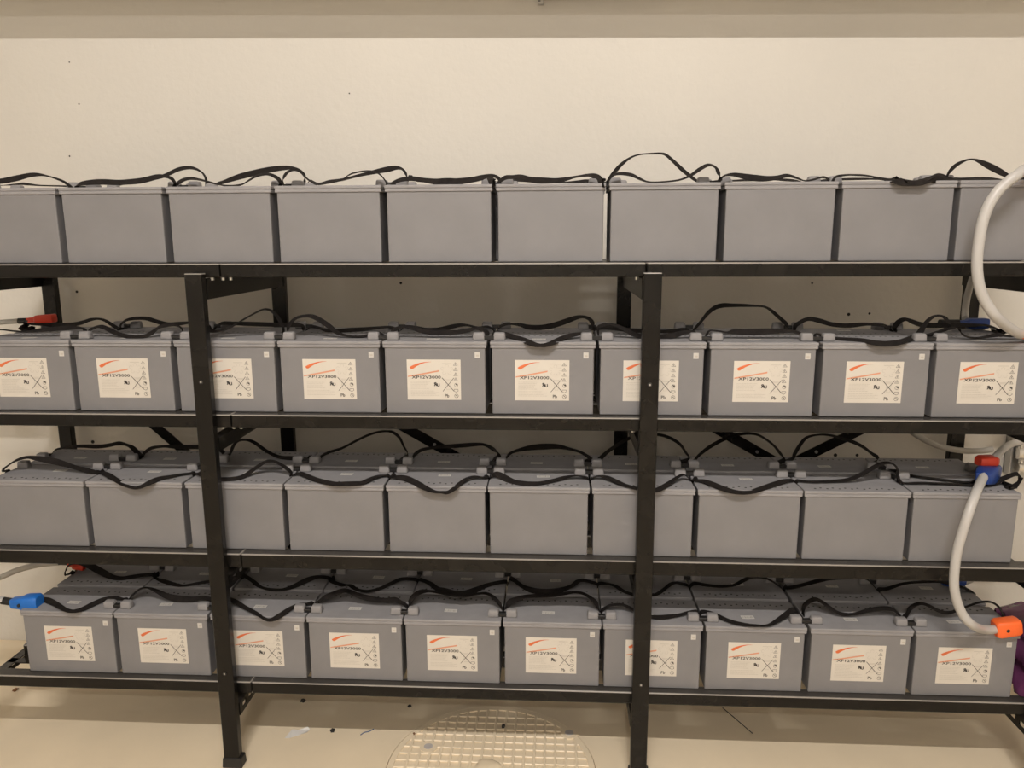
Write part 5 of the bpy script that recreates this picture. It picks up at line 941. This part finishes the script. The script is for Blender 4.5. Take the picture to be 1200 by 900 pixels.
R = ROUTES
t, b = cable('power_cable', 'thick light grey cable looping from top shelf down to second shelf', R['upper_cable'], 0.0140)
boot(t, b, 'terminal_boot', R['or_up'][0], R['or_up'][1], 0.020, 0.017, 'orangeboot', 'orange terminal boot')
boot(t, b, 'terminal_boot', R['or_top'][0], R['or_top'][1], 0.020, 0.014, 'orangeboot', 'orange terminal boot')
t, b = cable('power_cable', 'thick light grey cable hanging from third shelf to bottom shelf', R['lower_cable'], 0.0130)
boot(t, b, 'terminal_boot', R['or_low'][0], R['or_low'][1], 0.023, 0.0265, 'orangeboot', 'bright orange terminal boot',
     profile=[(0, 0.8, 0.8), (0.05, 0.9, 0.92), (0.15, 1, 1), (0.9, 1, 0.95), (1, 0.85, 0.8)])
boot(t, b, 'terminal_boot', R['blue_r3'][0], R['blue_r3'][1], 0.029, 0.026, 'darkblue', 'dark blue terminal boot', hole=False,
     profile=[(0, 0.8, 0.8), (0.1, 1, 1), (0.6, 1, 1), (0.9, 0.8, 0.75), (1, 0.6, 0.6)])
t, b = cable('power_cable', 'grey cable with red boot leaving third shelf at right', R['red_cable'], 0.0110)
boot(t, b, 'terminal_boot', R['red_r3'][0], R['red_r3'][1], 0.022, 0.017, 'red', 'red terminal boot', hole=False,
     profile=[(0, 0.6, 0.6), (0.2, 1, 0.95), (0.8, 1, 1), (1, 0.75, 0.7)])
t, b = cable('power_cable', 'grey cable dropping behind top shelf to a blue boot', R['grey_drop'], 0.0105, 'cabledull')
boot(t, b, 'terminal_boot', R['blue_r2'][0], R['blue_r2'][1], 0.019, 0.0165, 'darkblue', 'dark blue terminal boot', hole=False)
sleeve(t, b, R['blue_r2_sl'][0], R['blue_r2_sl'][1], 0.014)
t, b = cable('wall_cable', 'grey cable sagging along wall behind third shelf', R['back_cable'], 0.0105, 'cabledull')
t, b = cable('power_cable', 'grey cable with red boot at left end of second shelf', R['left_red'], 0.0085, 'cabledull')
sleeve(t, b, R['left_red_sl'][0], R['left_red_sl'][1], 0.0100)
boot(t, b, 'terminal_boot', R['left_red_con'][0], R['left_red_con'][1], 0.017, 0.0145, 'red', 'red terminal boot', hole=False)
t, b = cable('power_cable', 'grey cable with red boot at left end of bottom shelf', R['ll_red'], 0.0105, 'cabledull')
sleeve(t, b, R['ll_red_sl'][0], R['ll_red_sl'][1], 0.0085)
boot(t, b, 'terminal_boot', R['ll_red_con'][0], R['ll_red_con'][1], 0.017, 0.0125, 'red', 'red terminal boot', hole=False)
t, b = cable('power_cable', 'grey cable with bright blue boot at left end of bottom shelf', R['ll_blue'], 0.0125)
sleeve(t, b, R['ll_blue_sl'][0], R['ll_blue_sl'][1], 0.0125)
boot(t, b, 'terminal_boot', R['ll_blue_con'][0], R['ll_blue_con'][1], 0.024, 0.0255, 'blue', 'bright blue terminal boot',
     profile=[(0.0, 0.55, 0.5), (0.04, 0.66, 0.62), (0.35, 0.75, 0.74), (0.48, 0.95, 0.95), (0.58, 1, 1), (0.93, 1, 1), (1, 0.85, 0.85)])
t, b = cable('power_cable', 'dark blue booted lead under third shelf at bottom right', [Vector(R['blue_r4'][1]) + Vector((0.06, 0.05, 0.03)), Vector(R['blue_r4'][1]) + Vector((0.03, 0.01, 0.01)), R['blue_r4'][1]], 0.0085, 'cabledull')
boot(t, b, 'terminal_boot', R['blue_r4'][1], R['blue_r4'][0], 0.018, 0.0185, 'darkblue', 'dark blue terminal boot', hole=False)

# ------------------------------------------------------------------ conduits on the wall at right
st = thing('mounting_strut', 'short zinc strut fixed upright on the wall at right', 'strut', (1.912, WALL_Y - 0.02, 0.80))
bm = bmesh.new()
add_box(bm, -0.016, -0.012, -0.022, 0.018, 0.0, 0.16)
add_box(bm, 0.012, 0.016, -0.022, 0.018, 0.0, 0.16)
add_box(bm, -0.016, 0.016, 0.014, 0.018, 0.0, 0.16)
finish('strut_channel', bm, 'conduit', st)
for (p, rr, txt) in ((R['conduit1'], 0.0165, 'upper'), (R['conduit2'], 0.0135, 'lower')):
    x, y, z = p[0]
    y = WALL_Y - 0.042 - rr
    c = thing('conduit', 'grey metal conduit, %s of two on the wall at right' % txt, 'conduit', (x, y, z))
    bm = bmesh.new()
    add_cyl(bm, (0, 0, 0), (2.6, 0, 0), rr, n=16)
    finish('pipe', bm, 'conduit', c, smooth=True, angle=50)
    bm = bmesh.new()
    add_cyl(bm, (-0.006, 0, 0), (0.018, 0, 0), rr + 0.004, n=16)
    add_box(bm, 0.0, 0.014, rr * 0.5, rr + 0.004, -0.024, 0.024)
    finish('pipe_clamp', bm, 'zinc', c, smooth=True, angle=40)
    bm = bmesh.new()
    add_cyl(bm, (0.006, -0.004, rr + 0.003), (0.006, -0.004, rr + 0.016), 0.005, n=8)
    finish('clamp_bolt', bm, 'zinc', c)

# ------------------------------------------------------------------ purple film-wrapped pack standing beyond the rack's right end
bm = bmesh.new()
bmesh.ops.create_cube(bm, size=1.0)
bmesh.ops.subdivide_edges(bm, edges=bm.edges, cuts=11, use_grid_fill=True)
rnd = random.Random(11)
for v in bm.verts:
    x, y, z = v.co * 2
    # round the box, then crumple it
    k = 12.0
    ln = (abs(x) ** k + abs(y) ** k + abs(z) ** k) ** (1 / k)
    q = Vector((x, y, z)) / ln
    wob = 0.008 * math.sin(9 * q.x + 7 * q.z) + 0.007 * math.sin(13 * q.y - 8 * q.z + 1.0) + rnd.uniform(-0.003, 0.003)
    v.co = Vector((q.x * 0.165 + wob, q.y * 0.165 + wob * 0.6, max(0.0, (q.z + 1) * 0.083 + (wob if q.z > -0.9 else 0))))
    if v.co.x < 0:
        v.co.x -= 0.058 * (1 - v.co.z / 0.166) * (-v.co.x / 0.165)
pk = finish('plastic_pack', bm, 'purple', None, (1.862, 0.148, LEVEL[3] - 0.001), smooth=True)
tag(pk, 'purple plastic-wrapped pack lying on right end of bottom shelf', 'pack')

# ------------------------------------------------------------------ round cover in the floor
CX, CY, CR = -0.0045, -0.034, 0.348
cov = thing('manhole_cover', 'round beige-painted cover with waffle ribs set in floor', 'manhole cover', (CX, CY, 0))


def add_ring(bm, r0, r1, z0, z1, n=72):
    rings = []
    for (r, z) in ((r0, z0), (r1, z0), (r1, z1), (r0, z1)):
        rings.append([bm.verts.new((r * math.cos(2 * math.pi * k / n), r * math.sin(2 * math.pi * k / n), z)) for k in range(n)])
    for a in range(4):
        A, B = rings[a], rings[(a + 1) % 4]
        for k in range(n):
            j = (k + 1) % n
            bm.faces.new((A[k], A[j], B[j], B[k]))


bm = bmesh.new()
add_ring(bm, CR - 0.010, CR, -0.004, 0.0045)
finish('frame_ring', bm, 'floor', cov)
bm = bmesh.new()
add_ring(bm, CR - 0.0125, CR - 0.0100, -0.004, 0.0008)
o = finish('joint', bm, 'rust', cov)
o['label'] = 'dirty joint around the cover'
bm = bmesh.new()
add_cyl(bm, (0, 0, -0.004), (0, 0, 0.0015), CR - 0.0125, n=72)
finish('plate', bm, 'floor', cov)
bm = bmesh.new()
add_ring(bm, 0.316, CR - 0.0125, 0.0, 0.0058)
finish('rim', bm, 'floor', cov)
bm = bmesh.new()
GR, ST, RW = 0.319, 0.0345, 0.0105
pads = [(-0.2223 - CX, 0.0661 - CY), (0.2509 - CX, 0.1613 - CY), (-0.0159 - CX, 0.0034 - CY)]
k = -9
while k <= 9:
    c = k * ST
    if abs(c) < GR - 0.02:
        h = math.sqrt(GR * GR - c * c)
        lim = h
        add_box(bm, c - RW / 2, c + RW / 2, -lim, lim, 0.001, 0.0062, 0.0022, 1)
        add_box(bm, -lim, lim, c - RW / 2, c + RW / 2, 0.001, 0.0060, 0.0022, 1)
    k += 1
finish('waffle_ribs', bm, 'floor', cov)
for (px, py) in pads[:2]:
    bm = bmesh.new()
    add_cyl(bm, (px, py, 0.0), (px, py, 0.0068), 0.030, n=24)
    finish('lifting_pad', bm, 'floor', cov)
    bm = bmesh.new()
    add_cyl(bm, (px, py, 0.0066), (px, py, 0.0074), 0.015, n=20)
    finish('key_hole', bm, 'bare', cov)
bm = bmesh.new()
bmesh.ops.create_uvsphere(bm, u_segments=20, v_segments=8, radius=1.0)
for v in bm.verts:
    v.co = Vector((pads[2][0] + v.co.x * 0.045 + 0.006 * math.sin(5 * v.co.y), pads[2][1] - 0.03 + v.co.y * 0.045, 0.003 + max(0, v.co.z) * 0.009))
finish('paint_blob', bm, 'floor', cov, smooth=True)

# ------------------------------------------------------------------ litter and a thin dark line on the floor
bm = bmesh.new()
pts = [(-0.7231, 0.1235), (-0.7107, 0.1669), (-0.6890, 0.1700), (-0.6611, 0.1838), (-0.6500, 0.1720), (-0.6566, 0.1503), (-0.6833, 0.1395), (-0.7038, 0.1197)]
lo = [bm.verts.new((x + 0.69, y - 0.15, 0.0004 + 0.004 * (i % 2))) for i, (x, y) in enumerate(pts)]
hi = [bm.verts.new((v.co.x, v.co.y, v.co.z + 0.0006)) for v in lo]
bm.faces.new(lo[::-1])
bm.faces.new(hi)
for i in range(len(lo)):
    j = (i + 1) % len(lo)
    bm.faces.new((lo[i], lo[j], hi[j], hi[i]))
tag(finish('paper_scrap', bm, 'scrap', None, (-0.69, 0.120, 0)), 'torn white paper scrap on floor right of left post', 'paper scrap')


def crumb(name, x, y, rx, ry, rz, material, label, cat):
    bm = bmesh.new()
    bmesh.ops.create_icosphere(bm, subdivisions=2, radius=1.0)
    for v in bm.verts:
        n = 1 + 0.22 * math.sin(7 * v.co.x + 5 * v.co.y + 11 * x)
        v.co = Vector((v.co.x * rx * n, v.co.y * ry * n, max(0.0, v.co.z * n + 0.6) * rz))
    return tag(finish(name, bm, material, None, (x, y, 0), smooth=True), label, cat)


crumb('dirt_lump', -0.5701, 0.1380, 0.0085, 0.0095, 0.006, 'dark', 'black dirt lump on floor beside the white paper scrap', 'dirt')
crumb('dirt_lump', -1.8468, 0.3261, 0.010, 0.012, 0.003, 'rust', 'brown dirt crumb on floor near the rack left end', 'dirt')
crumb('dirt_lump', -0.2831, 0.1308, 0.008, 0.014, 0.004, 'rust', 'rusty crumb on the left rim of floor cover', 'dirt')
crumb('dirt_lump', -0.8085, 0.3983, 0.007, 0.008, 0.003, 'dark', 'tiny dark crumb in the shade just behind left front post', 'dirt')
crumb('dirt_lump', -0.7294, 0.3083, 0.010, 0.011, 0.004, 'dark', 'dark crumb under bottom shelf behind the paper scrap', 'dirt')
crumb('dirt_lump', -0.3287, 0.2958, 0.007, 0.008, 0.003, 'dark', 'dark crumb under bottom shelf behind floor cover left side', 'dirt')
crumb('dirt_lump', 0.0226, 0.1831, 0.006, 0.007, 0.012, 'dark', 'dark round speck on ribs of the floor cover', 'dirt')
bm = bmesh.new()
add_tube(bm, [(-0.020, -0.018, 0.0016), (-0.010, -0.004, 0.0016), (0.004, 0.002, 0.0016), (0.018, 0.016, 0.0016)], 0.0016, n=6)
tag(finish('blue_thread', bm, 'bluethread', None, (-0.4467, 0.140, 0), smooth=True), 'short dark blue thread on floor left of the cover', 'thread')
bm = bmesh.new()  # thin dark line on the floor
add_tube(bm, [(-0.036, 0.072, 0.0014), (-0.01, 0.02, 0.0014), (0.035, -0.072, 0.0014)], 0.0014, n=6)
tag(finish('floor_line', bm, 'dark', None, (0.8465, 0.268, 0), smooth=True), 'thin black line on floor under bottom shelf right', 'wire')
